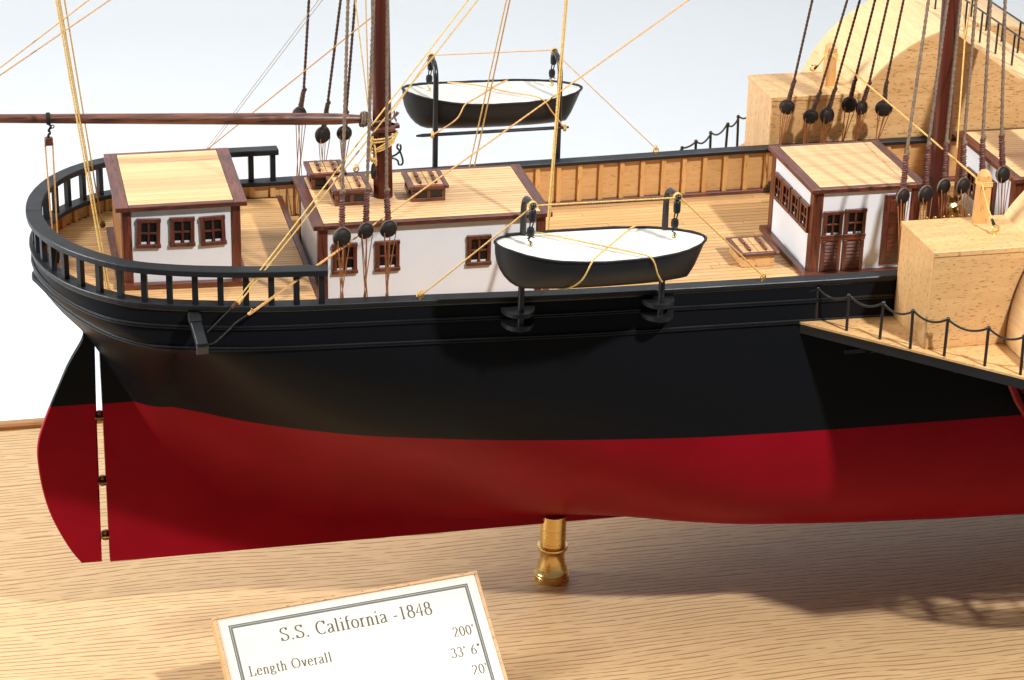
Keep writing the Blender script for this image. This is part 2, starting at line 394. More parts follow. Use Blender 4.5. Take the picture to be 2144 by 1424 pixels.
KW = 0.28                                             # half thickness of the keel and deadwood
def c_of(X):
    if X < 3: c3 = c_raw(3.0); return c3 + (2.1 - c3) * min(1, (3 - X) / 4)
    return c_raw(X)
def zfull(X):
    return 13.55 + (zcap(X) - .2 - 13.55) * max(0.0, min(1.0, (2.2 - X) / 3.5))
def c_raw(X):
    zt = zfull(X); zc = zc_f(X); B = half(X)
    g = min(.995, max(.02, (wl_f(X) - KW) / (B - KW))); t = (8.08 - zc) / (zt - zc)
    return math.log(1 - g) / math.log(1 - t ** a_f(X))
def hb(X, Z):
    zt = zfull(X); zc = zc_f(X); B = half(X)
    if Z <= zc: return min(KW, B)
    t = min(1.0, (Z - zc) / (zt - zc)); b0 = min(KW, B)
    return b0 + (B - b0) * (1 - (1 - t ** a_f(X)) ** c_of(X))
ship = thing('model_ship', (0, 0, 0), 'wooden model paddle steamer hull painted black above and red below the waterline', 'model ship')
XS = [-2.66, -2.63, -2.58, -2.5, -2.4, -2.25, -2.05, -1.8, -1.5, -1.15, -.8, -.4, 0, .4, .8, 1.2, 1.6, 2, 2.5, 3, 3.5, 4, 4.6, 5.2, 6, 7, 8, 9, 10, 11, 12, 13, 14, 15, 16, 17, 18, 19, 20, 21, 22, 23, 24, 25, 26, 27, 28, 29, 30, 31, 32, 34, 36, 38, 40, 43, 46, 48, 52, 56, 60]
NR = 44
mb = MB()
for side in (-1, 1):
    vs = []
    for X in XS:
        zt = zcap(X) - .2; zc = zc_f(X)
        for i in range(NR + 1):
            q = i / NR; Z = zc + (zt - zc) * (q ** 1.7 * .45 + q * .55)
            vs.append((X, side * hb(X, Z), Z))
    n = NR + 1
    fs = [(j * n + i, (j + 1) * n + i, (j + 1) * n + i + 1, j * n + i + 1) for j in range(len(XS) - 1) for i in range(NR)]
    if side > 0: fs = [f[::-1] for f in fs]
    mb.add(vs, fs, True)
hull = mb.build('hull', 'hull', ship, (0, 0, 0), fix=False)
# deadwood and keel: a flat plate, its top runs inside the hull
dead = [(0, 0), (0, 10.8)] + [(X, zc_f(X) + .35) for X in [.4, .8, 1.2, 1.6, 2, 2.5, 3, 4, 5, 6, 8, 10, 12, 14, 16, 18, 20, 24]] + [(60, .6), (60, 0)]
MB().prism(dead, lambda a, b: (a, -KW, b), lambda a, b: (a, KW, b)).build('deadwood_keel', 'hull', ship)
# rudder and its hinges
_edge = [(-1.29, -.03), (-1.72, .63), (-2.21, 1.65), (-2.62, 2.78), (-2.88, 4.0), (-2.99, 5.11), (-3.0, 5.83), (-2.91, 6.42), (-2.75, 6.95), (-2.48, 7.65), (-2.17, 8.36), (-1.82, 9.14), (-1.46, 9.92), (-1.12, 10.52), (-.83, 10.98), (-.63, 11.4), (-.58, 12.0)]
rud = [(-.37, -.04)] + [(p.x, p.y) for p in catmull([(x, z, 0) for x, z in _edge], 3)] + [(-.15, 12.0), (-.2, 10.6), (-.26, 8.1), (-.31, 4.2)]
cx = sum(p[0] for p in rud) / len(rud); cz = sum(p[1] for p in rud) / len(rud)
mb = MB(); k = len(rud)
ins = [(cx + (a - cx) * .955, cz + (b - cz) * .985) for a, b in rud]
vs = [(a, -.13, b) for a, b in rud] + [(a, .13, b) for a, b in rud] + [(a, -.20, b) for a, b in ins] + [(a, .20, b) for a, b in ins]
fs = [tuple(2 * k + i for i in range(k)), tuple(3 * k + i for i in range(k))[::-1]]
for i in range(k):
    j = (i + 1) % k; fs += [(i, j, k + j, k + i), (i, 2 * k + i, 2 * k + j, j), (k + i, k + j, 3 * k + j, 3 * k + i)]
mb.add(vs, fs)
rudder = mb.build('rudder', 'hull', ship)
for z in (7.38, 4.09, 1.27):
    mb = MB().lathe([(.10, -.24), (.16, -.20), (.16, -.05), (.08, -.04), (.08, .04), (.16, .05), (.16, .20), (.10, .24)], (-.14, 0, z), n=10)
    mb.box(-.36, .06, -.31, .31, z - .05, z + .05, .02).build('hinge', 'brass_d', rudder)

# ------------------------------------------------------------------ sweeps along the plan of the deck edge
def plan(xmax, off, xmin=None, step=.12):
    # outline from near forward, aft round the stern, to far forward: (x, y, outward normal)
    xs = [X for X in RX if X < xmax - 1e-6] + [xmax]
    fine = []
    for a, b in zip(xs[:-1], xs[1:]):
        kk = max(2, int((b - a) / .5) + 1)
        fine += [a + (b - a) * i / kk for i in range(kk)]
    fine.append(xmax)
    if xmin is not None: fine = [x for x in fine if x >= xmin]
    far_ = [(x, half(x)) for x in fine]
    pts = [(x, -y) for x, y in far_[::-1]] + ([] if xmin is not None else far_[1:])
    out = []
    for i, p in enumerate(pts):
        a = pts[max(0, i - 1)]; b = pts[min(len(pts) - 1, i + 1)]
        tx, ty = b[0] - a[0], b[1] - a[1]; L = math.hypot(tx, ty); nx, ny = ty / L, -tx / L
        if xmin is None:
            if i == len(pts) // 2: nx, ny = -1, 0
        # outward: away from the hull's inside point
        if (p[0] - 12) * nx * .2 + p[1] * ny < 0 and abs(p[1]) > .8: nx, ny = -nx, -ny
        if abs(p[1]) <= .8: s_ = -1 if nx > 0 else 1; nx, ny = nx * s_, ny * s_
        out.append((p[0] + nx * off, p[1] + ny * off, nx, ny, p[0]))
    return out
def sweep(name, mat, xmax, prof, zfun, parent, xmin=None, flip=1, smooth=False):
    # prof: closed list of (offset outward, dz)
    st = plan(xmax, 0, xmin); m = len(prof); vs = []
    for (x, y, nx, ny, x0) in st:
        for (o, dz) in prof: vs.append((x + nx * o, flip * (y + ny * o), zfun(x0) + dz))
    fs = [(i * m + k, i * m + (k + 1) % m, (i + 1) * m + (k + 1) % m, (i + 1) * m + k) for i in range(len(st) - 1) for k in range(m)]
    fs += [tuple(range(m)), tuple(range((len(st) - 1) * m, len(st) * m))]
    return MB().add(vs, fs, smooth).build(name, mat, parent)
# bulwark cap: one sweep round the stern
sweep('bulwark_cap', 'black', 60, [(.09, 0), (.115, -.03), (.115, -.17), (.09, -.2), (-.52, -.2), (-.545, -.17), (-.545, -.03), (-.52, 0)], zcap, ship)
zrail = pchip([-2.7, -1.9, -.5, 1, 4, 9.1, 12], [17.42, 17.40, 17.36, 17.29, 17.15, 17.03, 17.0])
rail = sweep('stern_rail', 'black', 9.12, [(.15, 0), (.18, -.03), (.18, -.24), (.15, -.27), (-.47, -.27), (-.5, -.24), (-.5, -.03), (-.47, 0)], zrail, ship)
MB().box(-2.84, -2.16, -.012, .012, 17.415, 17.428, 0).build('rail_joint', 'iron', rail)
# the two rubbing mouldings
zm1 = pchip([-2.7, -2.3, -1.8, -1.25, -.5, .3, 2.5, 8.2, 24, 48], [15.16, 15.03, 14.86, 14.78, 14.72, 14.68, 14.61, 14.48, 14.45, 14.47])
zm2 = pchip([-2.7, -2.0, -1.5, -.7, .2, 2.5, 8.2, 21, 29, 48], [14.36, 14.22, 14.04, 13.88, 13.77, 13.64, 13.52, 13.46, 13.50, 13.5])
def moulding(name, zf, prof):
    # follows the hull surface itself at height zf(x), round the stern
    lo, hi = RX[0], 3.0
    for _ in range(50):
        m_ = (lo + hi) / 2
        if zc_f(m_) + .02 < zf(m_) and half(m_) > .01: hi = m_
        else: lo = m_
    xs = [hi + .004 * (1.55 ** i) for i in range(14)]; xs = [hi] + [x for x in xs if x < hi + 1.5]
    x = xs[-1]
    while x < 60: x += .25 + .04 * max(0, x); xs.append(min(x, 60))
    far_ = [(x, hb(x, zf(x)) if i else 0.0, zf(x)) for i, x in enumerate(xs)]
    pts = [(x, -y, z) for x, y, z in far_[::-1]] + far_[1:]; m = len(prof); vs = []; k = len(pts)
    for i, p in enumerate(pts):
        a_ = pts[max(0, i - 1)]; b_ = pts[min(k - 1, i + 1)]; tx, ty = b_[0] - a_[0], b_[1] - a_[1]; L = math.hypot(tx, ty) or 1
        nx, ny = ty / L, -tx / L
        if i == k // 2: nx, ny = -1.0, 0.0
        elif ny * p[1] < 0 or (abs(ny) < 1e-6 and nx > 0): nx, ny = -nx, -ny
        for (o, dz) in prof: vs.append((p[0] + nx * o, p[1] + ny * o, p[2] + dz))
    fs = [(i * m + q, i * m + (q + 1) % m, (i + 1) * m + (q + 1) % m, (i + 1) * m + q) for i in range(k - 1) for q in range(m)]
    MB().add(vs, fs).build(name, 'black_gloss', ship)
bead = [(-.14, .10), (.03, .10), (.075, .07), (.075, .035), (.035, .012), (.035, -.005), (.085, -.03), (.085, -.065), (.03, -.10), (-.14, -.10)]
moulding('rubbing_strake', zm1, bead); moulding('rubbing_strake', zm2, [(o + .01, z) for o, z in bead])
# ledge line just under the cap
moulding('cap_fillet', lambda x: zcap(x) - .28, [(-.1, .09), (.05, .09), (.05, .03), (.02, -.02), (-.1, -.02)])
# stanchions of the stern rail, square
def arc_positions():
    st = plan(9.0, -.17); d = [0]
    for a, b in zip(st[:-1], st[1:]): d.append(d[-1] + math.hypot(b[0] - a[0], b[1] - a[1]))
    return st, d
st, dd = arc_positions()
nst = 31
for i in range(nst):
    L = .12 + (dd[-1] - .24) * i / (nst - 1)
    j = max(q for q in range(len(dd)) if dd[q] <= L); j = min(j, len(st) - 2); t = (L - dd[j]) / (dd[j + 1] - dd[j])
    x = st[j][0] + t * (st[j + 1][0] - st[j][0]); y = st[j][1] + t * (st[j + 1][1] - st[j][1]); nx, ny = st[j][2], st[j][3]
    x0 = st[j][4] + t * (st[j + 1][4] - st[j][4])
    z0, z1 = zcap(x0) - .02, zrail(x0) - .25
    w = .125
    MB().hexa((x, y, (z0 + z1) / 2), (nx * w, ny * w, 0), (-ny * w, nx * w, 0), (0, 0, (z1 - z0) / 2), .02).build('stanchion', 'black', ship)

# ------------------------------------------------------------------ decks
ZD = 13.1; XBRK = 9.2
zq = lambda x: 14.62 + .34 * max(0, (9.2 - x) / 12)
bin_ = lambda x: half(x) - .30
def inv_half(y, off=.30):
    lo, hi = RX[0], XBRK
    for _ in range(40):
        m_ = (lo + hi) / 2
        if half(m_) - off > abs(y): hi = m_
        else: lo = m_
    return hi
# main deck
_xs = [XBRK + (60 - XBRK) * i / 30 for i in range(31)]; _db = lambda x: min(half(x) - .2, hb(x, ZD - .1) - .05)
deck = MB().add([(x, -_db(x), ZD - .005) for x in _xs] + [(x, _db(x), ZD - .005) for x in _xs], [(i, i + 1, 32 + i, 31 + i) for i in range(30)]).build('main_deck', 'caulk', ship)
pw = .38; y = -8.36
rnd = random.Random(3)
while y < 8.36:
    x = XBRK + .02; cuts = []
    ymax = max(abs(y), abs(y + pw))
    xs0 = x
    while xs0 < 44 and min(half(xs0) - .24, hb(xs0, ZD - .12) - .06) < ymax: xs0 += .25
    ends = [xs0, max(xs0, 20 + rnd.uniform(-6, 6)), max(xs0, 33 + rnd.uniform(-5, 5)), 47, 60]
    for a, b in zip(ends[:-1], ends[1:]):
        if b - a > .5:
            MB().box(a + .008, b - .008, y + .019, y + pw - .019, ZD - .1, ZD + rnd.uniform(0, .006), .008).build('plank', 'deck', deck)
    y += pw
# quarterdeck
vs = [(XBRK, -bin_(XBRK), zq(XBRK) - .005)] + [(x, -bin_(x), zq(x) - .005) for x in [8, 6, 4, 2.5, 1.4, .6, 0, -.6, -1.2, -1.7, -2.1]] + [(x, bin_(x), zq(x) - .005) for x in [-2.1, -1.7, -1.2, -.6, 0, .6, 1.4, 2.5, 4, 6, 8]] + [(XBRK, bin_(XBRK), zq(XBRK) - .005)]
qd = MB().add(vs, [tuple(range(len(vs)))]).build('quarterdeck', 'caulk', ship)
pw = .27; y = -7.56
while y < 7.5:
    ym = max(abs(y), abs(y + pw)) ; xa = inv_half(ym, .24) + .02
    cut = rnd.uniform(2, 8); segs = [(xa, cut), (cut, XBRK - .17)] if xa < cut - 1 else [(xa, XBRK - .17)]
    for a, b in segs:
        if b - a < .3: continue
        z0, z1 = zq(a), zq(b); h = rnd.uniform(0, .005)
        v = [(a + .006, y + .015, z0 - .1), (b - .006, y + .015, z1 - .1), (b - .006, y + pw - .015, z1 - .1), (a + .006, y + pw - .015, z0 - .1)]
        v += [(p[0], p[1], p[2] + .1 + h) for p in v]
        MB().add(v, [(0, 1, 5, 4), (1, 2, 6, 5), (2, 3, 7, 6), (3, 0, 4, 7), (4, 5, 6, 7)]).build('plank', 'deck', qd)
    y += pw
# break of the quarterdeck: edge board, bulkhead of upright planks, step
MB().box(XBRK - .16, XBRK + .10, -7.52, 7.52, 14.42, 14.66, .02).build('deck_edge_board', 'mahogY', ship)
bh = MB().box(XBRK - .1, XBRK - .02, -7.5, 7.5, ZD, 14.42, 0).build('bulkhead', 'caulk', ship)
y = -7.45
while y < 7.4:
    w = .34; MB().box(XBRK - .03, XBRK + .05, y, y + w - .03, ZD, 14.42, .015).build('plank', 'lining', bh); y += w
for sgn in (-1, 1):
    MB().box(XBRK + .06, XBRK + .95, sgn * 5.9 - .9, sgn * 5.9 + .9, 13.74, 13.86, .02).build('step', 'beechY', ship)
    MB().box(XBRK + .06, XBRK + .85, sgn * 5.9 - .8, sgn * 5.9 + .8, ZD, 13.74, .01).build('step_riser', 'lining', ship)
# bulwark lining, frames and waterway
def lining(name, xa, xb, z0f, flip):
    xs = [xa + (xb - xa) * i / 40 for i in range(41)]; vs = []
    for x in xs: vs += [(x, flip * min(half(x) - .22, hb(x, z0f(x) - .05) - .05), z0f(x) - .05), (x, flip * min(half(x) - .22, hb(x, z0f(x)) - .05), z0f(x) + .15), (x, flip * (half(x) - .22), zcap(x) - .12)]
    fs = [(3 * i + k_, 3 * i + 3 + k_, 3 * i + 4 + k_, 3 * i + 1 + k_) for i in range(40) for k_ in range(2)]
    return MB().add(vs, fs, True).build(name, 'lining', ship)
for flip in (-1, 1):
    ln = lining('bulwark_lining', XBRK, 60, lambda x: ZD, flip)
    x = 10.05
    while x < 59:
        yy = flip * (half(x) - .30); sl = (half(x + .2) - half(x - .2)) / .4 * flip
        MB().hexa((x, yy, (ZD + zcap(x) - .2) / 2 + .08), (.115, .115 * sl, 0), (0, .10, 0), (0, 0, (zcap(x) - .2 - ZD) / 2 - .10), .018).build('frame', 'frame', ln); x += 1.08
    xs = [XBRK + .1 + i * 1.0 for i in range(51)]; vs = []
    for x in xs:
        b = min(half(x), hb(x, ZD) + .14); vs += [(x, flip * (b - .2), ZD + .20), (x, flip * (b - .46), ZD + .20), (x, flip * (b - .50), ZD + .16), (x, flip * (b - .50), ZD - .02)]
    fs = [(4 * i + k, 4 * i + 4 + k, 4 * i + 5 + k, 4 * i + 1 + k) for i in range(50) for k in range(3)]
    MB().add(vs, fs).build('waterway', 'mahogX', ship)
# quarterdeck bulwark lining all round the stern
st_ = plan(XBRK, -.2); vs = []
for (x, y, nx, ny, x0) in st_: vs += [(x, y, zq(x) - .05), (x, y, zcap(x0) - .12)]
ql = MB().add(vs, [(2 * i, 2 * i + 2, 2 * i + 3, 2 * i + 1) for i in range(len(st_) - 1)], True).build('quarter_lining', 'lining', ship)
st_ = plan(XBRK, -.26); acc = 0; last = None; nxt = .35
for a, b in zip(st_[:-1], st_[1:]):
    L = math.hypot(b[0] - a[0], b[1] - a[1])
    while acc + L > nxt:
        t = (nxt - acc) / L; x = a[0] + t * (b[0] - a[0]); y = a[1] + t * (b[1] - a[1]); nx, ny = a[2], a[3]
        z0, z1 = zq(x), zcap(a[4]) - .2
        MB().hexa((x, y, (z0 + z1) / 2), (-ny * .13, nx * .13, 0), (nx * .09, ny * .09, 0), (0, 0, (z1 - z0) / 2), .015).build('frame', 'frame', ql); nxt += 1.0
    acc += L
# quarter bumpkins: black beams out of the side
for sgn in (-1, 1):
    mb = MB(); mb.bar((3.56, sgn * 7.2, 15.16), (3.74, sgn * 9.05, 14.45), .46, .34, .03)
    bk = mb.build('bumpkin', 'black', ship)
    MB().bar((3.735, sgn * 8.95, 14.30), (3.745, sgn * 9.08, 14.25), .50, .40, .02).build('end_cap', 'iron', bk)
    MB().bar((3.58, sgn * 7.5, 15.22), (3.60, sgn * 7.9, 15.08), .54, .12, .02).build('bracket', 'iron', bk)
# sponson platforms beside the paddle boxes
XC, ZCW, RW = 44.77, 14.16, 7.14
for sgn in (-1, 1):
    o_ = 0.0 if sgn < 0 else 1.0
    top = [(29.5 - o_, 8.5), (37.1, 15.95 + o_), (40.0, 15.98 + o_), (40.0, 14.95 + o_), (38.0, 14.95 + o_), (38.0, 8.58)]
    if sgn > 0: top = top[::-1]
    for fw in (False, True):
        tp = [(2 * XC - a if fw else a, sgn * b) for a, b in top]; te = [(a + .12 * (a < 30), b - sgn * .03 * (abs(b) > 9)) for a, b in tp]
        q = MB().prism(tp, lambda a, b: (a, b, 13.40), lambda a, b: (a, b, 13.5)).build('sponson_platform', 'beechX', ship)
        MB().prism(te, lambda a, b: (a, b, 12.95), lambda a, b: (a, b, 13.398)).build('platform_edge', 'black', q)
        if not fw: pl = q
    for y0_, y1_ in ((8.58, 9.1),):
        MB().prism([(38.01, sgn * y0_), (51.5, sgn * y0_), (51.5, sgn * y1_), (38.01, sgn * y1_)], lambda a, b: (a, b, 12.95), lambda a, b: (a, b, 13.49)).build('platform_strip', 'beechX', pl)
    for (xa, ya) in ((33.0, 11.3), (35.2, 13.5)):
        kn = [(8.3, 12.94), (ya, 12.94), (ya - .2, 12.7), (ya - 1.2, 12.5), (8.3, 11.5)]
        MB().prism([(a, b) for a, b in kn], lambda a, b: (xa - .12, sgn * a, b), lambda a, b: (xa + .12, sgn * a, b)).build('knee', 'black', pl)
        MB().bar((xa - 1.1, sgn * 8.6, 11.9), (xa + 1.3, sgn * 8.75, 12.0), .25, .22, .02).build('knee_shelf', 'black', pl)

# ------------------------------------------------------------------ paddle boxes
def paddle_box(sgn, label):
    t = thing('paddle_box', (36, sgn * 10.6, 13.5), label, 'paddle box', 'paddle boxes on the sponsons')
    ya, yb = (8.72, 12.48)
    def Y(a, b): return (min(sgn * a, sgn * b), max(sgn * a, sgn * b))
    y0, y1 = Y(ya, yb)
    xe = 38.9
    bx_ = MB().box(34.03, xe, y0 + .04, y1 - .04, 13.505, 17.70, .02).build('box_side', 'beechX', t)
    MB().box(34.0, 34.05, y0 + .06, y1 - .06, 13.505, 17.70, .01).build('end_board', 'beechZ', t)
    MB().box(33.97, xe + .3, y0, y1, 17.705, 17.95, .025).build('box_lid', 'beechX', t)
    MB().box(2 * XC - xe, 2 * XC - 34.03, y0 + .04, y1 - .04, 13.505, 17.70, .02).build('box_side', 'beechX', t)
    MB().box(2 * XC - xe - .3, 2 * XC - 33.97, y0, y1, 17.705, 17.95, .025).build('box_lid', 'beechX', t)
    # curved drum of cross planks
    yo, yi = 16.0, 8.74
    a0, a1 = Y(yi, yo)
    inner = [(XC + (RW - .1) * math.cos(a), ZCW + (RW - .1) * math.sin(a)) for a in [math.radians(d) for d in range(182, -3, -4)]]
    inner = [(x, max(z, 13.505)) for x, z in inner]
    for nm, yy in (('drum_face', sgn * (yi + .05)), ('drum_face', sgn * (yo - .05))):  # outer face is unseen, closed to block key light from the near hull
        MB().prism(inner, lambda a, b: (a, yy - .05, b), lambda a, b: (a, yy + .05, b)).build(nm, 'beechX', t)
    d = 185.0; st = 4.5
    while d > -1:
        r0, r1 = RW - .1, RW; aa, ab = math.radians(d), math.radians(d - st + .03)
        pts = [(XC + r * math.cos(a), ZCW + r * math.sin(a)) for r, a in ((r0, aa), (r1, aa), (r1, (aa + ab) / 2), (r1, ab), (r0, ab))]
        if min(p[1] for p in pts) > 13.3:
            MB().prism(pts, lambda a, b: (a, a0, b), lambda a, b: (a, a1, b)).build('strip', 'pale', t)
        d -= st
    if sgn < 0: MB().tube([(XC + (RW + .01) * math.cos(a), sgn * 12.5, ZCW + (RW + .01) * math.sin(a)) for a in [math.radians(x) for x in range(184, 120, -3)]], .035, 6).build('seam_line', 'mahogX', t)
    return t
paddle_box(-1, 'bare beech paddle box on the near sponson with post and hook on its lid')
paddle_box(1, 'bare beech paddle box on the far side with curved pale drum behind the dark shrouds')
ZWH, XW = 12.44, 45.25
# near paddle wheel: red rims, radial arms and floats
wh = MB().tube([(XW, -8.4, ZWH), (XW, -14.9, ZWH)], .35, 12).build('paddle_wheel', 'iron', ship)
wh['label'] = 'red paddle wheel under the near sponson at the right edge'
for yy in (-9.7, -12.0, -14.3):
    for R_ in (6.1, 5.2, 4.2):
        MB().tube([(XW + R_ * math.cos(a), yy, ZWH + R_ * math.sin(a)) for a in [2 * math.pi * i / 48 for i in range(48)]], .19, 6, closed=True).build('rim', 'redwheel', wh)
    for i in range(18):
        a = 2 * math.pi * i / 18
        MB().bar((XW, yy, ZWH), (XW + 6.15 * math.cos(a), yy, ZWH + 6.15 * math.sin(a)), .12, .2, .01, up=(0, 1, 0)).build('arm', 'redwheel', wh)
for i in range(18):
    a = 2 * math.pi * i / 18; c = Vector((XW + 5.65 * math.cos(a), -12.0, ZWH + 5.65 * math.sin(a)))
    MB().hexa(c, (.42 * math.cos(a), 0, .42 * math.sin(a)), (0, 2.4, 0), (-.06 * math.sin(a), 0, .06 * math.cos(a)), .02).build('float_board', 'redwheel', wh)

# walkway between the paddle boxes
br = thing('bridge_walkway', (44.2, 0, 21.0), 'pale plank walkway with black hand rails spanning the paddle boxes', 'walkway')
MB().box(43.3, 45.0, -12, 12, 20.92, 21.12, .02).build('walkway_deck', 'pale', br)
for xx in (43.6, 44.75):
    MB().tube([(xx, -12, 22.68), (xx, 12, 22.68)], .05, 6).build('hand_rail', 'iron', br)
    y = 11.85
    while y > -12:
        MB().bar((xx, y, 21.12), (xx, y, 22.68), .085, .085, .01, up=(1, 0, 0)).build('rail_post', 'iron', br); y -= 1.91

# posts (bitts) on the paddle-box lids with mooring cord and hook
def bitt(sgn, x, y, z1, label):
    t = thing('bitt_post', (x, y, 17.95), label, 'post')
    w0, w1 = .27, .21; h = z1 - .22
    vs = [(x + a * w, y + b * w, z) for z, w in ((17.95, w0), (h, w1 + .03), (z1, .13)) for a, b in ((-1, -1), (1, -1), (1, 1), (-1, 1))]
    fs = [(i * 4 + k, i * 4 + (k + 1) % 4, i * 4 + 4 + (k + 1) % 4, i * 4 + 4 + k) for i in range(2) for k in range(4)] + [(3, 2, 1, 0), (8, 9, 10, 11)]
    MB().add(vs, fs).build('post', 'frame', t)
    for q in range(3):
        zz = z1 - .50 - q * .075; w = w1 + .055
        MB().tube([(x + a * w, y + b * w, zz + .02 * math.sin(3 * k_)) for k_, (a, b) in enumerate(((-1, -1), (1, -1), (1, 1), (-1, 1)))], .04, 6, closed=True).build('turn', 'rope_y', t)
    return t
bitt(-1, 37.34, -9.36, 20.3, 'wooden post with yellow cord turns on the near paddle-box lid')
bitt(1, 37.55, 10.35, 20.1, 'wooden post standing on the far paddle-box lid')
def eye_hook(loc, label, up=(0, 0, 1), size=.16, grp='brass eyebolts'):
    x, y, z = loc; t = thing('eyebolt', loc, label, 'eyebolt', grp)
    MB().tube([(x + size * .6 * math.sin(a), y, z + size * .95 - size * .6 * math.cos(a)) for a in [2 * math.pi * i / 14 for i in range(14)]], size * .2, 6, closed=True).build('ring', 'brass', t)
    MB().tube([(x, y, z), (x, y, z + size * .4)], size * .25, 6).build('shank', 'brass', t)
    return t
eye_hook((37.36, -10.93, 17.95), 'brass eyebolt on the near paddle-box lid', size=.26)
eye_hook((37.44, 12.4, 17.95), 'brass eyebolt on the far paddle-box lid', size=.26)

# ------------------------------------------------------------------ deckhouses
def window(parent, c, u, w, h, nrm, frame='mahogZ', tilt=0.0, d=.11, name='window', fw=None):
    # c centre on the wall, u along wall, nrm outward; frame with four lights
    c, u, n_ = Vector(c), Vector(u).normalized(), Vector(nrm).normalized(); v = Vector((0, 0, 1))
    if tilt: cu, su = math.cos(tilt), math.sin(tilt); u, v = u * cu + v * su, v * cu - u * su
    fw = fw or .17; mb = MB(); o = c + n_ * d / 2
    hw, hh = w / 2, h / 2
    mb.hexa(o + v * (hh - fw / 2), u * (hw + .02), v * fw / 2, n_ * (d / 2 + .015), .012)
    mb.hexa(o - v * (hh - fw / 2), u * (hw + .035), v * fw / 2, n_ * (d / 2 + .02), .012)
    for s_ in (-1, 1): mb.hexa(o + u * s_ * (hw - fw / 2), u * fw / 2, v * (hh - fw), n_ * d / 2, .012)
    win = mb.build(name, frame, parent)
    m2 = MB(); m2.hexa(o - n_ * .01, u * .045, v * (hh - fw), n_ * (d / 2 - .02), .008)
    m2.build('glazing_bar', frame, win)
    for s_ in (-1, 1): MB().hexa(o - n_ * .012, u * ((hw - fw) / 2 - .024), v * .042, n_ * (d / 2 - .022), .008).v and None
    mm = MB()
    for s_ in (-1, 1): mm.hexa(o - n_ * .012 + u * s_ * ((hw - fw) / 2 + .022), u * ((hw - fw) / 2 - .023), v * .042, n_ * (d / 2 - .022), .008)
    mm.build('glazing_bar', frame, win)
    MB().hexa(c + n_ * .012, u * (hw - fw + .01), v * (hh - fw + .01), n_ * .010, 0).build('pane', 'dark_inside', win)  # dark sheet on the solid wall, coloured as the shade inside
    for s_ in (-1, 1):
        q = c + n_ * .030 - v * (hh - fw - .035) + u * s_ * ((hw - fw) / 2 + .03)
        MB().hexa(q, u * ((hw - fw) / 2 - .045), v * .045, n_ * .008, 0).build('light_reveal', 'white', win)
    return win
def deckhouse(name, label, x0, x1, yb, zt, zd0, zd1, over, rt, postw, pitch, border=(.5, .3), plinth=.28, roofmat='rdeck', gap=.009):
    # roof x0..x1, half width yb, top zt; deck height zd at both ends
    t = thing('deckhouse', ((x0 + x1) / 2, 0, min(zd0, zd1)), label, 'deckhouse')
    zr = zt - rt; wx0, wx1, wy = x0 + over, x1 - over, yb - over
    roof = MB().box(x0 + .05, x1 - .05, -yb + .05, yb - .05, zr + .01, zt - .004, 0).build('roof', 'caulk', t)
    bxw, byw = border
    MB().box(x0, x0 + bxw, -yb, yb, zr, zt, .02).build('roof_border', 'mahogY', roof)
    MB().box(x1 - bxw, x1, -yb, yb, zr, zt, .02).build('roof_border', 'mahogY', roof)
    MB().box(x0 + bxw + .004, x1 - bxw - .004, -yb + .003, -yb + byw, zr + .002, zt - .002, .02).build('roof_border', 'mahogX', roof)
    MB().box(x0 + bxw + .004, x1 - bxw - .004, yb - byw, yb - .003, zr + .002, zt - .002, .02).build('roof_border', 'mahogX', roof)
    n = max(4, int(round((2 * yb - 2 * byw) / pitch))); p = (2 * yb - 2 * byw - .02) / n; rr = random.Random(int(x0 * 10))
    for i in range(n):
        ya = -yb + byw + .01 + i * p
        MB().box(x0 + bxw + .012, x1 - bxw - .012, ya + gap, ya + p - gap, zt - .08, zt + .004 + rr.uniform(0, .004), .006).build('plank', roofmat, roof)
    zb = min(zd0, zd1) - .02
    th = .12; ins = .05
    MB().box(wx0 + ins, wx1 - ins, -wy + ins, -wy + ins + th, zb, zr + .02, 0).build('side_wall', 'white', t)
    MB().box(wx0 + ins, wx1 - ins, wy - ins - th, wy - ins, zb, zr + .02, 0).build('side_wall', 'white', t)
    MB().box(wx0 + ins, wx0 + ins + th, -wy + ins + th, wy - ins - th, zb, zr + .02, 0).build('end_wall', 'white', t)
    MB().box(wx1 - ins - th, wx1 - ins, -wy + ins + th, wy - ins - th, zb, zr + .02, 0).build('end_wall', 'white', t)
    for px in (wx0, wx1 - postw):
        for py in (-wy, wy - postw):
            MB().box(px, px + postw, py, py + postw, zb, zr + .01, .02).build('corner_post', 'mahogZ', t)
    if plinth:
        pz = .24; e = .30
        for sg in (-1, 1):
            v = []
            ya, ybb = (-wy - e, -wy + .02) if sg < 0 else (wy - .02, wy + e)
            for z_ in (0, 1):
                for (xx, zz) in ((wx0 - e, zd0), (wx1 + e, zd1)):
                    for yy in (ya, ybb): v.append((xx, yy, zz + z_ * pz))
            MB().add(v, [(0, 1, 3, 2), (4, 6, 7, 5), (0, 2, 6, 4), (1, 5, 7, 3), (0, 4, 5, 1), (2, 3, 7, 6)]).build('plinth', 'mahogX', t)
        MB().box(wx0 - e, wx0 + .02, -wy - .0, wy + .0, zd0, zd0 + pz - .003, .015).build('plinth', 'mahogY', t)
        MB().box(wx1 - .02, wx1 + e, -wy, wy, zd1, zd1 + pz - .003, .015).build('plinth', 'mahogY', t)
    return t, -wy + ins, wx0 + ins
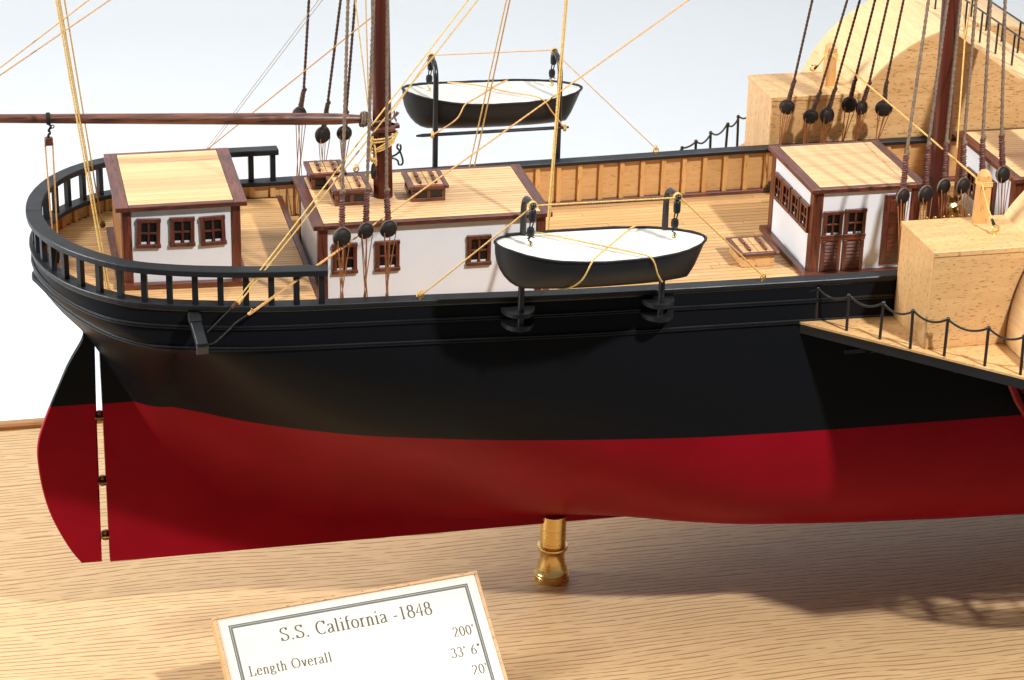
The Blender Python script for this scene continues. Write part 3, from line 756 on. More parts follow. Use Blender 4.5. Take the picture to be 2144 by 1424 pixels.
# aft deckhouse with three crooked windows
t, wy, wx = deckhouse('aft', 'smallest white deckhouse standing on the stern quarterdeck inside the black rail', .79, 6.35, 3.52, 18.60, zq(.8), zq(6.3), .27, .21, .40, .24, (.56, .28))
for cx_, cz_, w_, tl in ((2.16, 17.30, .98, -.045), (3.59, 17.28, 1.02, -.02), (4.89, 17.26, 1.05, .03)):
    window(t, (cx_, wy, cz_), (1, 0, 0), w_, 1.32, (0, -1, 0), 'mahogZ', tl, .13)
for k_ in range(32):
    MB().box(1.04, 1.13, -2.82 + k_ * .176, -2.82 + k_ * .176 + .16, zq(1) + .2, 18.38, .015).build('slat', 'frame' if k_ % 3 == 1 else 'mahogZ', t)
# mid deckhouse
t, wy, wx = deckhouse('mid', 'long white deckhouse carrying the mizzen mast and three roof hatches', 9.21, 19.85, 3.25, 17.16, ZD, ZD, .24, .22, .42, .30, (.48, .26), gap=.021)
for cx_, cz_ in ((10.62, 15.50), (12.50, 15.50), (16.60, 15.50), (18.35, 15.50)):
    window(t, (cx_, wy, cz_), (1, 0, 0), 1.06, 1.42, (0, -1, 0), 'mahogZ', 0.0, .13)
# forward deckhouse with four aft windows and doors on the near side
t, wy, wx = deckhouse('fwd', 'white deckhouse with two panelled doors beside the near paddle box', 31.96, 37.5, 3.12, 17.45, ZD + .02, ZD + .02, .17, .22, .48, .27, (.46, .28))
for cy_ in (1.66, .50, -.78, -2.0):
    window(t, (wx, cy_, 15.80), (0, -1, 0), 1.06, 1.30, (-1, 0, 0), 'mahogZ', 0.0, .15)
def door(t, x0, x1, z0, z1, zm, y, slats=8):
    d = MB().box(x0, x1, y - .03, y, z0, zm, 0).build('door', 'mahogZ', t)
    for a, b in ((x0, x0 + .17), (x1 - .17, x1)): MB().box(a, b, y - .12, y - .03, z0, zm - .12, .015).build('stile', 'mahogZ', d)
    MB().box(x0 - .02, x1 + .02, y - .13, y - .03, zm - .12, zm + .04, .015).build('lock_rail', 'mahogX', d)
    for k_ in range(slats):
        za = z0 + .08 + k_ * (zm - z0 - .24) / slats; hh = (zm - z0 - .24) / slats
        v = [(x0 + .17, y - .035, za), (x1 - .17, y - .035, za), (x1 - .17, y - .10, za + .02), (x0 + .17, y - .10, za + .02), (x0 + .17, y - .035, za + hh * .95), (x1 - .17, y - .035, za + hh * .95)]
        MB().add(v, [(0, 1, 2, 3), (3, 2, 5, 4), (0, 4, 5, 1), (0, 3, 4), (1, 5, 2)]).build('slat', 'mahogX', d)
    window(t, ((x0 + x1) / 2, y, (zm + z1) / 2), (1, 0, 0), x1 - x0, z1 - zm - .02, (0, -1, 0), 'mahogZ', 0.0, .12, fw=.16)
door(t, 32.68, 33.60, 13.38, 16.31, 14.98, wy); door(t, 33.72, 34.72, 13.38, 16.36, 14.98, wy)
dp = MB().box(35.58, 36.62, wy - .10, wy, 13.52, 16.95, .05).build('door', 'mahogZ', t)
MB().box(35.83, 36.40, wy - .13, wy - .10, 13.75, 16.7, .015).build('panel', 'mahogX', dp)
# foremost deckhouse, only its aft corner is in view
t, wy, wx = deckhouse('bow', 'partly visible deckhouse at the right edge behind the main mast', 41.56, 47.5, 3.52, 17.55, ZD + .02, ZD + .02, .2, .22, .5, .27, (.46, .28))
dd_ = MB().box(wx - .09, wx, -1.35, -.15, 13.4, 16.6, .03).build('door', 'mahogZ', t)
MB().box(wx - .12, wx - .09, -1.1, -.4, 13.7, 16.3, .02).build('panel', 'mahogX', dd_)
window(t, (wx, 1.4, 15.6), (0, -1, 0), 1.1, 1.3, (-1, 0, 0)); window(t, (43.0, wy, 15.6), (1, 0, 0), 1.1, 1.3, (0, -1, 0))

# ------------------------------------------------------------------ skylight hatches
def hatch(x0, x1, y0, y1, zt, zb, label, base, vents=True):
    t = thing('skylight_hatch', ((x0 + x1) / 2, (y0 + y1) / 2, zb), label, 'hatch')
    e = .13; h = .17; fw = .22
    if vents:
        xa, xb, ya, yb = x0 + e, x1 - e, y0 + e, y1 - e
        MB().box(xa + .06, xb - .06, ya + .06, yb - .06, zb, zt - h, 0).build('coaming_core', 'dark_inside', t)
        for z0_, z1_ in ((zb, zb + .17), (zt - h - .10, zt - h)):
            for q in ((xa, xb, ya, ya + .08), (xa, xb, yb - .08, yb), (xa, xa + .08, ya + .085, yb - .085), (xb - .08, xb, ya + .085, yb - .085)):
                MB().box(q[0], q[1], q[2], q[3], z0_, z1_, .01).build('coaming_rail', base, t)
        for px in (xa + .003, (xa + xb) / 2 - .08, xb - .163):
            for py in (ya + .003, yb - .083): MB().box(px, px + .16, py, py + .08, zb + .17, zt - h - .10, .008).build('coaming_post', base, t)
        for py in ((ya + yb) / 2 - .08,):
            for px in (xa + .003, xb - .083): MB().box(px, px + .08, py, py + .16, zb + .17, zt - h - .10, .008).build('coaming_post', base, t)
    else:
        MB().box(x0 + e + .06, x1 - e - .06, y0 + e + .02, y1 - e - .02, zb, zt - h, .03).build('coaming', base, t)
    MB().box(x0 + .05, x1 - .05, y0 + .05, y1 - .05, zt - h + .005, zt - .004, 0).build('lid', 'caulk', t)
    MB().box(x0, x0 + fw, y0, y1, zt - h, zt, .018).build('lid_border', 'mahogY', t); MB().box(x1 - fw, x1, y0, y1, zt - h, zt, .018).build('lid_border', 'mahogY', t)
    MB().box(x0 + fw + .003, x1 - fw - .003, y0, y0 + fw * .8, zt - h, zt - .002, .018).build('lid_border', 'mahogX', t); MB().box(x0 + fw + .003, x1 - fw - .003, y1 - fw * .8, y1, zt - h, zt - .002, .018).build('lid_border', 'mahogX', t)
    gx, gy = (x1 - x0 - 2 * fw) / 4, (y1 - y0 - 1.6 * fw) / 2
    for i in range(4):
        for j in range(2):
            a = x0 + fw + .01 + i * gx; b = y0 + .8 * fw + .01 + j * gy
            MB().box(a, a + gx - .03, b, b + gy - .045, zt - .1, zt + .004, .008).build('panel', 'deck', t)
    for fx in (.30, .70):
        for j in range(2):
            a = x0 + (x1 - x0) * fx; b = y0 + .8 * fw + j * gy
            MB().box(a - .07, a + .07, b + (.02 if j else .10), b + gy - .16, zt + .006, zt + .13, .02).build('batten', 'mahogY', t)
    return t
hatch(9.68, 11.40, 1.15, 2.98, 17.95, 17.165, 'roof hatch furthest back, at the far corner of the long deckhouse', 'mahogX')
hatch(10.38, 12.16, -1.12, .84, 17.95, 17.165, 'roof hatch on the long deckhouse, behind the shrouds left of the mast', 'mahogX')
hatch(13.82, 15.60, -1.15, .95, 17.95, 17.165, 'roof hatch on the long deckhouse, right of the mast', 'mahogX')
hatch(29.27, 31.24, -1.47, .72, 13.86, 13.11, 'deck hatch with light wood sides beside the deckhouse doors', 'beechX', False)

# ------------------------------------------------------------------ lifeboats
def lifeboat(sgn, label):
    YC = sgn * 10.35; x0, x1 = 15.62, 24.62
    t = thing('lifeboat', (20.1, YC, 16.7), label, 'lifeboat', 'lifeboats on davits')
    NS, NP = 30, 12
    def sec(u):
        # u 0..1 along: returns gunwale half beam, sheer z, keel z
        w = 1.88 * (max(0, 1 - abs(2 * u - 1) ** 2.5)) ** .62
        zs = 18.34 + (.40 if u < .5 else .06) * abs(2 * u - 1) ** 2.2
        zk = 16.78 + .0 * u
        if u < .14: zk = 16.78 + 1.8 * (1 - math.sqrt(max(0, 1 - (1 - u / .14) ** 2)))
        if u > .945: zk = 16.78 + 1.5 * ((u - .945) / .055)
        return w, zs, min(zk, zs - .12)
    vs = []
    for i in range(NS + 1):
        u = i / NS; u = .5 - .5 * math.cos(math.pi * u) if True else u
        w, zs, zk = sec(u); w = max(w, .03)
        x = x0 + (x1 - x0) * u
        for j in range(-NP, NP + 1):
            a = abs(j) / NP; s_ = 1 if j > 0 else -1
            f = math.sin(a * math.pi / 2) ** .62 if a > 0 else 0
            zz = zk + (zs - zk) * (1 - math.cos(a * math.pi / 2)) ** .9
            xr = x + (0.22 * (zz - 18.5) * max(0, (u - .75) / .25)) 
            vs.append((xr, YC + s_ * w * f, zz))
    n = 2 * NP + 1
    fs = [(i * n + k_, i * n + k_ + 1, (i + 1) * n + k_ + 1, (i + 1) * n + k_) for i in range(NS) for k_ in range(2 * NP)]
    fs += [tuple(range(n)), tuple(range(NS * n, NS * n + n))]
    hull_ = MB().add(vs, fs, True).build('boat_hull', 'black', t)
    # gunwale strip
    rr = random.Random(5 + sgn)
    for s_ in (-1, 1):
        pth = []
        for i in range(41):
            u = .5 - .5 * math.cos(math.pi * i / 40); w, zs, zk = sec(u)
            pth.append((x0 + (x1 - x0) * u, YC + s_ * max(w, .03), zs + .015 + rr.uniform(-.012, .012)))
        MB().tube(pth, .058, 6).build('gunwale', 'black', t)
    vs = []; 
    for i in range(41):
        u = .012 + .976 * (.5 - .5 * math.cos(math.pi * i / 40)); w, zs, zk = sec(u); w = max(.02, w - .05); x = x0 + (x1 - x0) * u
        for k_ in range(-4, 5): vs.append((x, YC + w * k_ / 4, zs - .03 + .05 * (1 - (k_ / 4) ** 2)))
    MB().add(vs, [(i * 9 + k_, (i + 1) * 9 + k_, (i + 1) * 9 + k_ + 1, i * 9 + k_ + 1) for i in range(40) for k_ in range(8)], True).build('canvas_cover', 'cover', t)
    MB().bar((16.9, YC, 16.76), (23.6, YC, 16.78), .1, .14, .01).build('keel', 'black', t)
    # crossed lashing
    def gun(u, s_): w, zs, zk = sec(u); return Vector((x0 + (x1 - x0) * u, YC + s_ * (w + .06), zs + .05))
    def cr(ua, ub, wrap):
        a, b = gun(ua, -sgn), gun(ub, sgn)
        mid = [a.lerp(b, q) + Vector((0, 0, .09)) for q in (.15, .5, .85)]
        pts = [a] + mid + [b]
        e = b + Vector((wrap * .45, sgn * -.02, -.75)); e2 = b + Vector((wrap * .95, -sgn * .55, -1.30)); e3 = b + Vector((wrap * 1.4, -sgn * 1.5, -1.62))
        MB().rope(None, None, .035, pts=catmull(pts + [e, e2, e3], 6)).build('lashing', 'rope_y', t)
    if sgn < 0: cr(.18, .68, .7); cr(.72, .40, -.85)
    return t
lifeboat(-1, 'black lifeboat with cream cover hung over the near side with crossed yellow lashing')
lifeboat(1, 'black lifeboat with cream cover hung beyond the far bulwark against the white backdrop')

def davit(sgn, x, label):
    yp = sgn * 8.98
    t = thing('davit', (x, yp, 14.4), label, 'davit', 'black boat davits')
    pth = [(x, yp, 14.1), (x, yp, 16), (x, yp, 18), (x, yp, 19.3)]
    R_ = .78
    for d in range(0, 76, 8):
        a = math.radians(d); pth.append((x, yp + sgn * R_ * (1 - math.cos(a)), 19.52 + R_ * math.sin(a)))
    pth += [(x + .02, sgn * 10.05, 20.31), (x + .04, sgn * 10.55, 20.30)]
    MB().tube(pth, [.14] * 3 + [.135] + [.13] * 10 + [.12, .10], 12).build('davit_arm', 'iron', t)
    for zz in (15.02, 14.42):
        pr = [(x + .72 * math.cos(a), yp * 0 + (8.42 + .98 * math.sin(a) * .95)) for a in [math.pi * i / 16 for i in range(17)]]
        MB().prism(pr, lambda a, b: (a, sgn * b, zz - .20), lambda a, b: (a, sgn * b, zz)).build('foot_bracket', 'black', t)
    hd = MB().sphere((x + .04, sgn * 10.55, 20.34), .12, sc=(1, 1, 1)); hd.build('head_ball', 'iron', t)
    for q in range(2):
        yy = sgn * (10.36 + q * .09)
        MB().tube([(x + .03 + .16 * math.cos(a), yy, 20.30 + .16 * math.sin(a)) for a in [2 * math.pi * i / 12 for i in range(12)]], .035, 6, closed=True).build('cord_turn', 'rope_y', t)
    xb, yb = x + .02, sgn * 10.45
    MB().lathe([(.08, -.30), (.15, -.24), (.16, 0), (.15, .2), (.07, .28)], (xb, yb, 19.90), n=10).build('upper_block', 'black', t)
    for dx in (-.07, .07): MB().tube([(xb + dx, yb, 19.68), (xb + dx * .8 - .05, yb + .0, 19.36)], .03, 5).build('fall', 'rope_k', t)
    MB().lathe([(.07, -.24), (.15, -.17), (.17, 0), (.15, .14), (.06, .2)], (xb - .06, yb, 19.18), n=10).build('lower_block', 'black', t)
    MB().tube([(xb - .06, yb, 19.0), (xb - .14, yb, 18.8), (xb - .02, yb, 18.72), (xb - .06, yb, 18.58)], .035, 6).build('hook', 'brass' if sgn > 0 else 'rope_k', t)
    MB().tube([(xb - .06 + .09 * math.cos(a), yb, 18.60 + .09 * math.sin(a)) for a in [2 * math.pi * i / 10 for i in range(10)]], .028, 5, closed=True).build('lifting_ring', 'brass', t)
    for a in (0.6, 2.4):
        MB().tube([(xb - .06, yb, 18.98), (xb - .06 + .2 * math.cos(a), yb - .06, 18.98 - .12 * math.sin(a))], .025, 4).build('cord_end', 'rope_k', t)
    return t
davit(-1, 17.12, 'black curved davit at the aft end of the near lifeboat')
davit(-1, 23.25, 'black curved davit at the forward end of the near lifeboat')
davit(1, 17.0, 'black curved davit at the aft end of the far lifeboat')
davit(1, 23.15, 'black curved davit at the forward end of the far lifeboat')
sp_ = thing('boat_spar', (19.9, 8.72, 16.75), 'thin black spar lashed across the far davits under the lifeboat', 'spar')
MB().tube([(16.0, 8.72, 16.88), (16.3, 8.72, 16.89), (23.3, 8.72, 16.93), (23.6, 8.72, 16.93)], [.05, .09, .09, .05], 8).build('spar', 'iron', sp_)
for xx in (16.75, 23.35):
    for q in range(3): MB().tube([(xx + .05 * q + .02 * math.cos(a), 8.72 + .14 * math.cos(a), 16.9 + .14 * math.sin(a)) for a in [2 * math.pi * i / 10 for i in range(10)]], .03, 5, closed=True).build('lashing', 'rope_y', sp_)
fl = thing('boat_lashing', (20, 10, 17), 'slack yellow cords crossing the far lifeboat down to its spar', 'cord')
MB().rope(None, None, .035, pts=catmull([(16.75, 8.6, 16.9), (17.9, 8.45, 17.7), (18.35, 8.5, 18.42), (19.2, 9.4, 18.5), (20.3, 10.6, 18.62), (21.2, 11.9, 18.45)], 6)).build('lashing_rope', 'rope_o', fl)
MB().rope(None, None, .035, pts=catmull([(23.35, 8.6, 16.95), (22.7, 8.62, 17.8), (22.1, 8.72, 18.5), (20.8, 9.8, 18.52), (19.4, 10.9, 18.6), (18.2, 12.0, 18.45)], 6)).build('lashing_rope', 'rope_o', fl)

# ------------------------------------------------------------------ masts and boom
def mast(x0, z0, x1, z1, r0, r1, label):
    t = thing('mast', (x0, 0, z0), label, 'mast')
    n = 14
    MB().tube([(x0 + (x1 - x0) * i / n, 0, z0 + (z1 - z0) * i / n) for i in range(n + 1)], [r0 + (r1 - r0) * i / n for i in range(n + 1)], 28).build('mast_pole', 'mast', t)
    return t
mz = mast(12.84, 17.15, 12.55, 34.0, .43, .37, 'dark varnished mizzen mast rising through the long deckhouse roof')
mn = mast(39.52, 13.1, 38.9, 34.0, .47, .40, 'dark varnished main mast behind the near shrouds at right')
MB().lathe([(.44, -.09), (.60, -.08), (.61, .06), (.56, .10), (.44, .10)], (12.79, 0, 20.42), n=24).build('boom_collar', 'mahogX', mz)
MB().box(12.9, 13.55, -.18, .18, 20.36, 20.52, .02).build('collar_chock', 'mahogX', mz)
# bent-wire cleat on the right of the mizzen, black lever cleat on its left
MB().tube(catmull([(13.2, 0, 19.0), (13.42, -.02, 19.1), (13.60, -.02, 19.28), (13.62, -.02, 19.50), (13.50, -.02, 19.56), (13.46, -.02, 19.42), (13.60, -.02, 19.2), (13.72, -.02, 18.80), (13.68, -.02, 18.62), (13.54, -.02, 18.62), (13.50, -.02, 18.78), (13.36, -.02, 18.90), (13.2, 0, 18.92)], 5), .045, 7).build('wire_cleat', 'iron', mz)
MB().tube(catmull([(12.44, -.30, 18.9), (12.30, -.36, 18.75), (12.27, -.38, 18.45), (12.30, -.38, 18.2), (12.38, -.36, 18.22), (12.40, -.34, 18.5)], 5), .06, 7).build('lever_cleat', 'iron', mz)
MB().tube(catmull([(12.2, -.36, 19.7), (12.15, -.38, 19.45), (12.18, -.38, 19.2), (12.25, -.36, 19.1)], 5), .05, 7).build('lever_cleat', 'iron', mz)
bm_ = thing('boom', (12.2, 0, 20.8), 'long varnished boom reaching aft from the mizzen mast over the stern', 'boom')
MB().tube([(12.3 - 18.5 * i / 12, 0, 20.80 + .97 * i / 12) for i in range(13)], [.15, .25, .265, .26, .25, .245, .235, .225, .215, .205, .195, .19, .185], 20).build('boom_spar', 'boom', bm_)
for q, (xx, rr_) in enumerate(((11.86, .30), (11.97, .32), (12.08, .29))):
    MB().tube([(xx + .05 * math.sin(a), rr_ * math.cos(a), 20.81 + rr_ * math.sin(a)) for a in [2 * math.pi * i / 20 for i in range(20)]], .05, 6, closed=True).build('lashing', 'rope_b', bm_)
MB().rope(None, None, .045, pts=catmull([(12.05, -.28, 20.75), (12.2, -.42, 20.78), (12.5, -.5, 20.82), (12.9, -.5, 20.86), (13.2, -.3, 20.88), (13.3, -.2, 20.95), (13.42, -.25, 21.15)], 6)).build('lashing', 'rope_b', bm_)
for e in ((13.38, -.25, 20.7), (13.5, -.22, 21.12), (13.28, -.25, 21.2)):
    MB().tube([(13.28, -.22, 20.92), ((13.28 + e[0]) / 2 + .02, -.24, (20.92 + e[2]) / 2), e], [.05, .045, .03], 6).build('cord_end', 'rope_b', bm_)
# coil of yellow cord hung on the mizzen
co = thing('rope_coil', (12.8, 0, 19.9), 'loose coil of yellow cord hung round the mizzen mast below the boom', 'rope coil')
def wob(cx_, cz_, rx, ry, rz, tl, sd):
    r_ = random.Random(sd); pts = []
    for i in range(14):
        a = 2 * math.pi * i / 14
        pts.append((cx_ + rx * math.cos(a), -ry * math.sin(a) - .05, cz_ + tl * math.cos(a) + rz * math.sin(a) + r_.uniform(-.03, .03)))
    return catmull(pts, 5, True)
for i, a in enumerate(((12.78, 20.02, .60, .58, .06, .10, 1), (12.80, 19.98, .66, .56, -.04, .16, 2), (12.84, 19.80, .60, .60, .05, .36, 3), (12.80, 19.70, .56, .58, .04, .30, 4), (12.78, 19.55, .52, .56, .02, .24, 5))):
    MB().tube(wob(*a), .042, 7, closed=True, lobes=2, pitch=.3).build('turn', 'rope_y', co)
for pts in ([(12.3, -.35, 20.1), (12.12, -.45, 19.75), (12.08, -.48, 19.35), (12.2, -.48, 19.05), (12.36, -.45, 18.95)], [(12.32, -.38, 20.0), (12.16, -.5, 19.6), (12.15, -.5, 19.3), (12.3, -.5, 19.0)], [(12.3, -.3, 20.1), (12.38, -.5, 19.6), (12.40, -.52, 19.2), (12.36, -.5, 18.9)], [(12.2, -.48, 19.2), (12.3, -.55, 19.1), (12.42, -.5, 19.16), (12.44, -.48, 18.8)]):
    MB().rope(None, None, .042, pts=catmull(pts, 5)).build('bight', 'rope_y', co)

# ------------------------------------------------------------------ shrouds with blocks and lanyards
def block(parent, c, r, yaw, tilt, name='block'):
    # round wooden block with a scored groove and rope holes, axis mostly across the ship
    ax = Vector((math.sin(yaw), -math.cos(yaw), tilt)).normalized(); w = r * .58
    pr = [(r * .25, -w), (r * .60, -w * .93), (r * .84, -w * .74), (r * .97, -w * .42), (r * .99, -w * .16), (r * .90, -w * .08), (r * .90, w * .08), (r * .99, w * .16), (r * .97, w * .42), (r * .84, w * .74), (r * .60, w * .93), (r * .25, w)]
    b = MB().lathe(pr, c, ax, 20).build(name, 'block', parent)
    return b, ax
def shroud(side, mp, p0, p1, p2, label, r, col, br=.36, seed=0):
    rr = random.Random(seed); c, s0, top = Vector(p0), Vector(p1), Vector(p2)
    t = thing('shroud', (c.x, c.y, 13.2), label, 'shroud', 'shrouds')
    up = (s0 - c).normalized()
    end = s0 + (top - s0) * (1.0 + (4.0 / (top - s0).length))
    MB().rope(s0 - (top - s0).normalized() * .25, end, r, n=8).build('shroud_rope', col, t)
    # seizing: served double part with raised turns
    a = c + up * (br * .92); L = (s0 - a).length; pts = []; rad = []
    k = int(L / .055)
    for i in range(k + 1):
        q = i / k; pts.append(a.lerp(s0, q) + Vector((rr.uniform(-.008, .008), rr.uniform(-.008, .008), 0)))
        rad.append((r * (1.95 - .35 * q)) * (1.0 + (.16 if i % 2 else -.10) + rr.uniform(-.06, .06)))
    if side < 0:
        MB().tube(pts, [q * .86 for q in rad], 8).build('served_rope', 'rope_b', t)
        d_ = (s0 - a).normalized(); e1 = d_.orthogonal().normalized(); e2 = d_.cross(e1); hp = []; tn = max(8, int(L / .105)); ph_ = 0.0
        for i in range(tn * 9):
            q = i / (tn * 9 - 1); ph_ = 2 * math.pi * tn * q + .5 * math.sin(q * 23 + seed); R0 = r * (1.78 - .32 * q) * (1 + .12 * math.sin(q * 31 + seed))
            hp.append(a.lerp(s0, .03 + .94 * q) + (math.cos(ph_) * e1 + math.sin(ph_) * e2) * R0)
        MB().tube(hp, .034, 5).build('seizing', 'seize', t)
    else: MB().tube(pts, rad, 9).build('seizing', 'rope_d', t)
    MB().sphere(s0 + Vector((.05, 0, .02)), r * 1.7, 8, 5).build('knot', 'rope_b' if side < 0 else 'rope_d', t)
    yaw = rr.uniform(.25, .6) if side < 0 else rr.uniform(-.6, .6); tl = rr.uniform(-.12, .2)
    b, ax = block(t, c, br, yaw, tl)
    u = up - up.dot(ax) * ax; u.normalize(); w = ax.cross(u)
    MB().tube([c + (br * 1.0) * (math.cos(q) * u + math.sin(q) * w) for q in [2 * math.pi * i / 24 for i in range(24)]], r * .58, 6, closed=True).build('strop', 'rope_b' if side < 0 else 'rope_d', b)
    # lanyards down to a deck block inside the bulwark
    yl = side * (half(c.x) - .75); lo = Vector((c.x - .12 + rr.uniform(-.08, .08), yl, 13.62))
    lb, _ = block(t, lo + Vector((0, 0, -.12)), br * .9, yaw * .5, 0, 'deck_block')
    n = 5
    for i in range(n):
        f = (i / (n - 1) - .5) * 2
        q0 = c - u * br * (.25 + .45 * (1 - abs(f))) + w * f * br * .72 + ax * (br * .50 if i % 2 == 0 else -br * .3)
        q1 = lo + Vector((f * .30 * rr.uniform(.5, 1.2), side * -.03 * i, 0))
        MB().tube([q0, q0.lerp(q1, .33), q0.lerp(q1, .66), q1], .022, 5).build('lanyard', 'lan', t)
    return t
NEAR_MZ = [((9.86, -6.94, 18.05), (9.95, -6.55, 19.91), (10.49, -4.93, 27.62), .40), ((10.87, -6.9, 18.26), (10.99, -6.54, 19.97), (11.55, -4.94, 27.58), .35), ((11.84, -6.89, 18.28), (11.81, -6.56, 19.86), (12.12, -4.95, 27.56), .37)]
NEAR_MN = [((34.72, -6.88, 18.37), (34.88, -6.49, 20.2), (35.81, -5.13, 26.69), .36), ((35.77, -6.87, 18.4), (35.89, -6.42, 20.55), (36.68, -5.14, 26.65), .39), ((36.62, -6.81, 18.69), (36.73, -6.41, 20.58), (37.3, -5.14, 26.63), .36), ((37.53, -6.81, 18.67), (37.56, -6.43, 20.5), (38.01, -5.15, 26.61), .37), ((38.45, -6.77, 18.87), (38.45, -6.38, 20.71), (38.69, -5.15, 26.58), .36), ((39.43, -6.73, 19.06), (39.33, -6.36, 20.83), (39.37, -5.16, 26.56), .36)]
FAR_MZ = [((10.07, 6.76, 18.9), (10.25, 6.5, 20.17), (10.4, 5.54, 24.73), .38), ((11.19, 7.0, 17.77), (11.39, 6.65, 19.43), (11.85, 5.55, 24.67), .40), ((12.22, 7.0, 17.8), (12.28, 6.77, 18.88), (12.52, 5.56, 24.64), .34)]
FAR_MN = [((34.17, 6.95, 18.01), (34.31, 6.66, 19.39), (34.6, 5.75, 23.72), .36), ((35.49, 7.08, 17.41), (35.74, 6.81, 18.69), (36.38, 5.77, 23.65), .36), ((36.33, 7.07, 17.43), (36.51, 6.77, 18.86), (37.02, 5.77, 23.62), .39), ((37.41, 6.96, 17.97), (37.48, 6.68, 19.31), (37.8, 5.78, 23.59), .38), ((38.09, 7.0, 17.76), (38.26, 6.72, 19.1), (38.48, 5.79, 23.56), .36), ((39.28, 7.03, 17.66), (39.16, 6.72, 19.09), (39.27, 5.79, 23.53), .41)]
ORD = ['first', 'second', 'third', 'fourth', 'fifth', 'sixth']
for i, (a, b, c, r_) in enumerate(NEAR_MZ): shroud(-1, 'mz', a, b, c, 'near mizzen shroud with round block, %s from the stern' % ORD[i], .068, 'rope_b', r_, 10 + i)
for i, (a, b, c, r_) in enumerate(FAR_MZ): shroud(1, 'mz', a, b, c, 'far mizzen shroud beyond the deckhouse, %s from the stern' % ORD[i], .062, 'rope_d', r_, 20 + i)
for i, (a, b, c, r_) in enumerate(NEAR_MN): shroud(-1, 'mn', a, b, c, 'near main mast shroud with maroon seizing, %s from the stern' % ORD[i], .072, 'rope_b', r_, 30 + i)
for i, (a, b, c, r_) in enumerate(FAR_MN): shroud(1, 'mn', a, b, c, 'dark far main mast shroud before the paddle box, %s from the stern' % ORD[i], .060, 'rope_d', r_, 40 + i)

# ------------------------------------------------------------------ running ropes
def ext(a, b, k):
    a, b = Vector(a), Vector(b); return b + (b - a) * k
def line(label, a, b, r, mat='rope_y', extend=.35, knot=None, sag=0.0, name='rigging_line', grp='running rigging lines'):
    t = thing(name, a, label, 'rope', grp)
    e = ext(a, b, extend) if extend else b
    r *= .82
    MB().rope(a, e, r, sag).build('cord', mat, t)
    if knot:
        a_ = Vector(a); r_ = random.Random(int(a_.x * 100)); d = (Vector(b) - a_).normalized()
        for q in range(3): MB().sphere(a_ + d * .09 * q + Vector((r_.uniform(-.03, .03), r_.uniform(-.03, .03), 0)), r * 2.1, 8, 5).build('knot', mat, t)
        for q in range(2):
            v = Vector((r_.uniform(-1, 1), -.3, r_.uniform(-.6, .8))).normalized() * .2
            MB().tube([a_ + d * .15, a_ + d * .15 + v * .6, a_ + d * .15 + v], [r, r, r * .8], 5).build('cord_end', mat, t)
    return t
line('yellow vang from the near quarterdeck up past the boom, outer strand', (.37, -4.0, 15.05), (-.99, -1.0, 26.98), .045, knot=True)
line('yellow vang from the near quarterdeck up past the boom, inner strand', (.27, -4.0, 15.05), (-1.09, -1.0, 26.99), .045)
line('yellow vang from the far quarterdeck beside the deckhouse, outer strand', (.59, 4.0, 15.06), (-.66, 1.0, 26.42), .04, knot=True)
line('yellow vang from the far quarterdeck beside the deckhouse, inner strand', (.44, 4.0, 15.06), (-.86, 1.0, 26.42), .045)
line('upper tan topping lift crossing the top left corner', (-4.34, 0.0, 23.28), (.3, 0.0, 26.66), .035, 'rope_o')
line('lower tan topping lift crossing the top left corner', (-4.36, 0.0, 23.01), (1.17, 0.0, 26.62), .035, 'rope_o')
line('thin grey thread rising behind the stern deckhouse, left strand', (5.3, 8.5, 16.1), (10.46, 3.0, 25.43), .018, 'gray')
line('thin grey thread rising behind the stern deckhouse, right strand', (5.44, 8.5, 16.12), (10.63, 3.0, 25.42), .018, 'gray')
line('tan brace from the far quarter to the mizzen mast', (5.5, 8.3, 16.6), (12.75, .38, 25.6), .035, 'rope_o', 0.0)
line('yellow brace from the near quarter rail, upper of the close pair', (5.15, -8.2, 15.85), (15.98, -3.0, 26.95), .038)
line('yellow brace from the near quarter rail, lower of the close pair', (5.36, -8.2, 15.90), (16.30, -3.0, 26.80), .038, knot=True)
line('long tan brace running from the near quarter to the upper right', (5.73, -8.45, 15.50), (26.29, -1.0, 25.92), .042, 'rope_o', knot=True)
line('short doubled tan part beside the lower end of the long brace', (5.78, -8.45, 15.47), (10.2, -6.86, 17.74), .036, 'rope_o', 0.0)
line('yellow halyard before the far lifeboat, left strand', (18.48, 7.9, 15.46), (19.22, 4.0, 24.81), .038)
line('yellow halyard before the far lifeboat, right strand', (18.72, 7.9, 15.45), (19.38, 4.0, 24.81), .042)
line('thick yellow halyard passing the forward corner of the long deckhouse', (18.62, -6.6, 14.6), (20.29, -2.5, 26.57), .052)
line('thin yellow halyard beside it at the corner of the long deckhouse', (18.70, -6.55, 14.6), (20.38, -2.5, 26.57), .035)
line('yellow signal cord slanting to the mizzen mast at the boom', (12.1, -.42, 21.39), (11.6, 0.0, 26.21), .035)
line('second yellow signal cord beside the mizzen mast', (12.13, -.42, 21.23), (12.06, 0.0, 26.2), .035)
line('yellow halyard beside the main mast, lower part', (38.83, -3.0, 19.04), (39.57, -1.0, 23.52), .045, extend=0)
line('yellow halyard beside the main mast, upper left strand', (39.55, -1.0, 23.50), (39.32, -1.0, 25.41), .035, extend=1.5)
line('yellow halyard beside the main mast, upper right strand', (39.60, -1.0, 23.50), (39.68, -1.0, 25.39), .035, extend=1.5)
line('yellow cord stretched between the posts of both paddle boxes', (37.5, 10.2, 19.62), (37.1, -9.3, 19.86), .05, extend=0)
def poly_line(label, pts, r, mat, name='rigging_line', grp='davit guy lines'):
    t = thing(name, pts[0], label, 'rope', grp); MB().rope(None, None, r * .85, pts=pts).build('cord', mat, t); return t
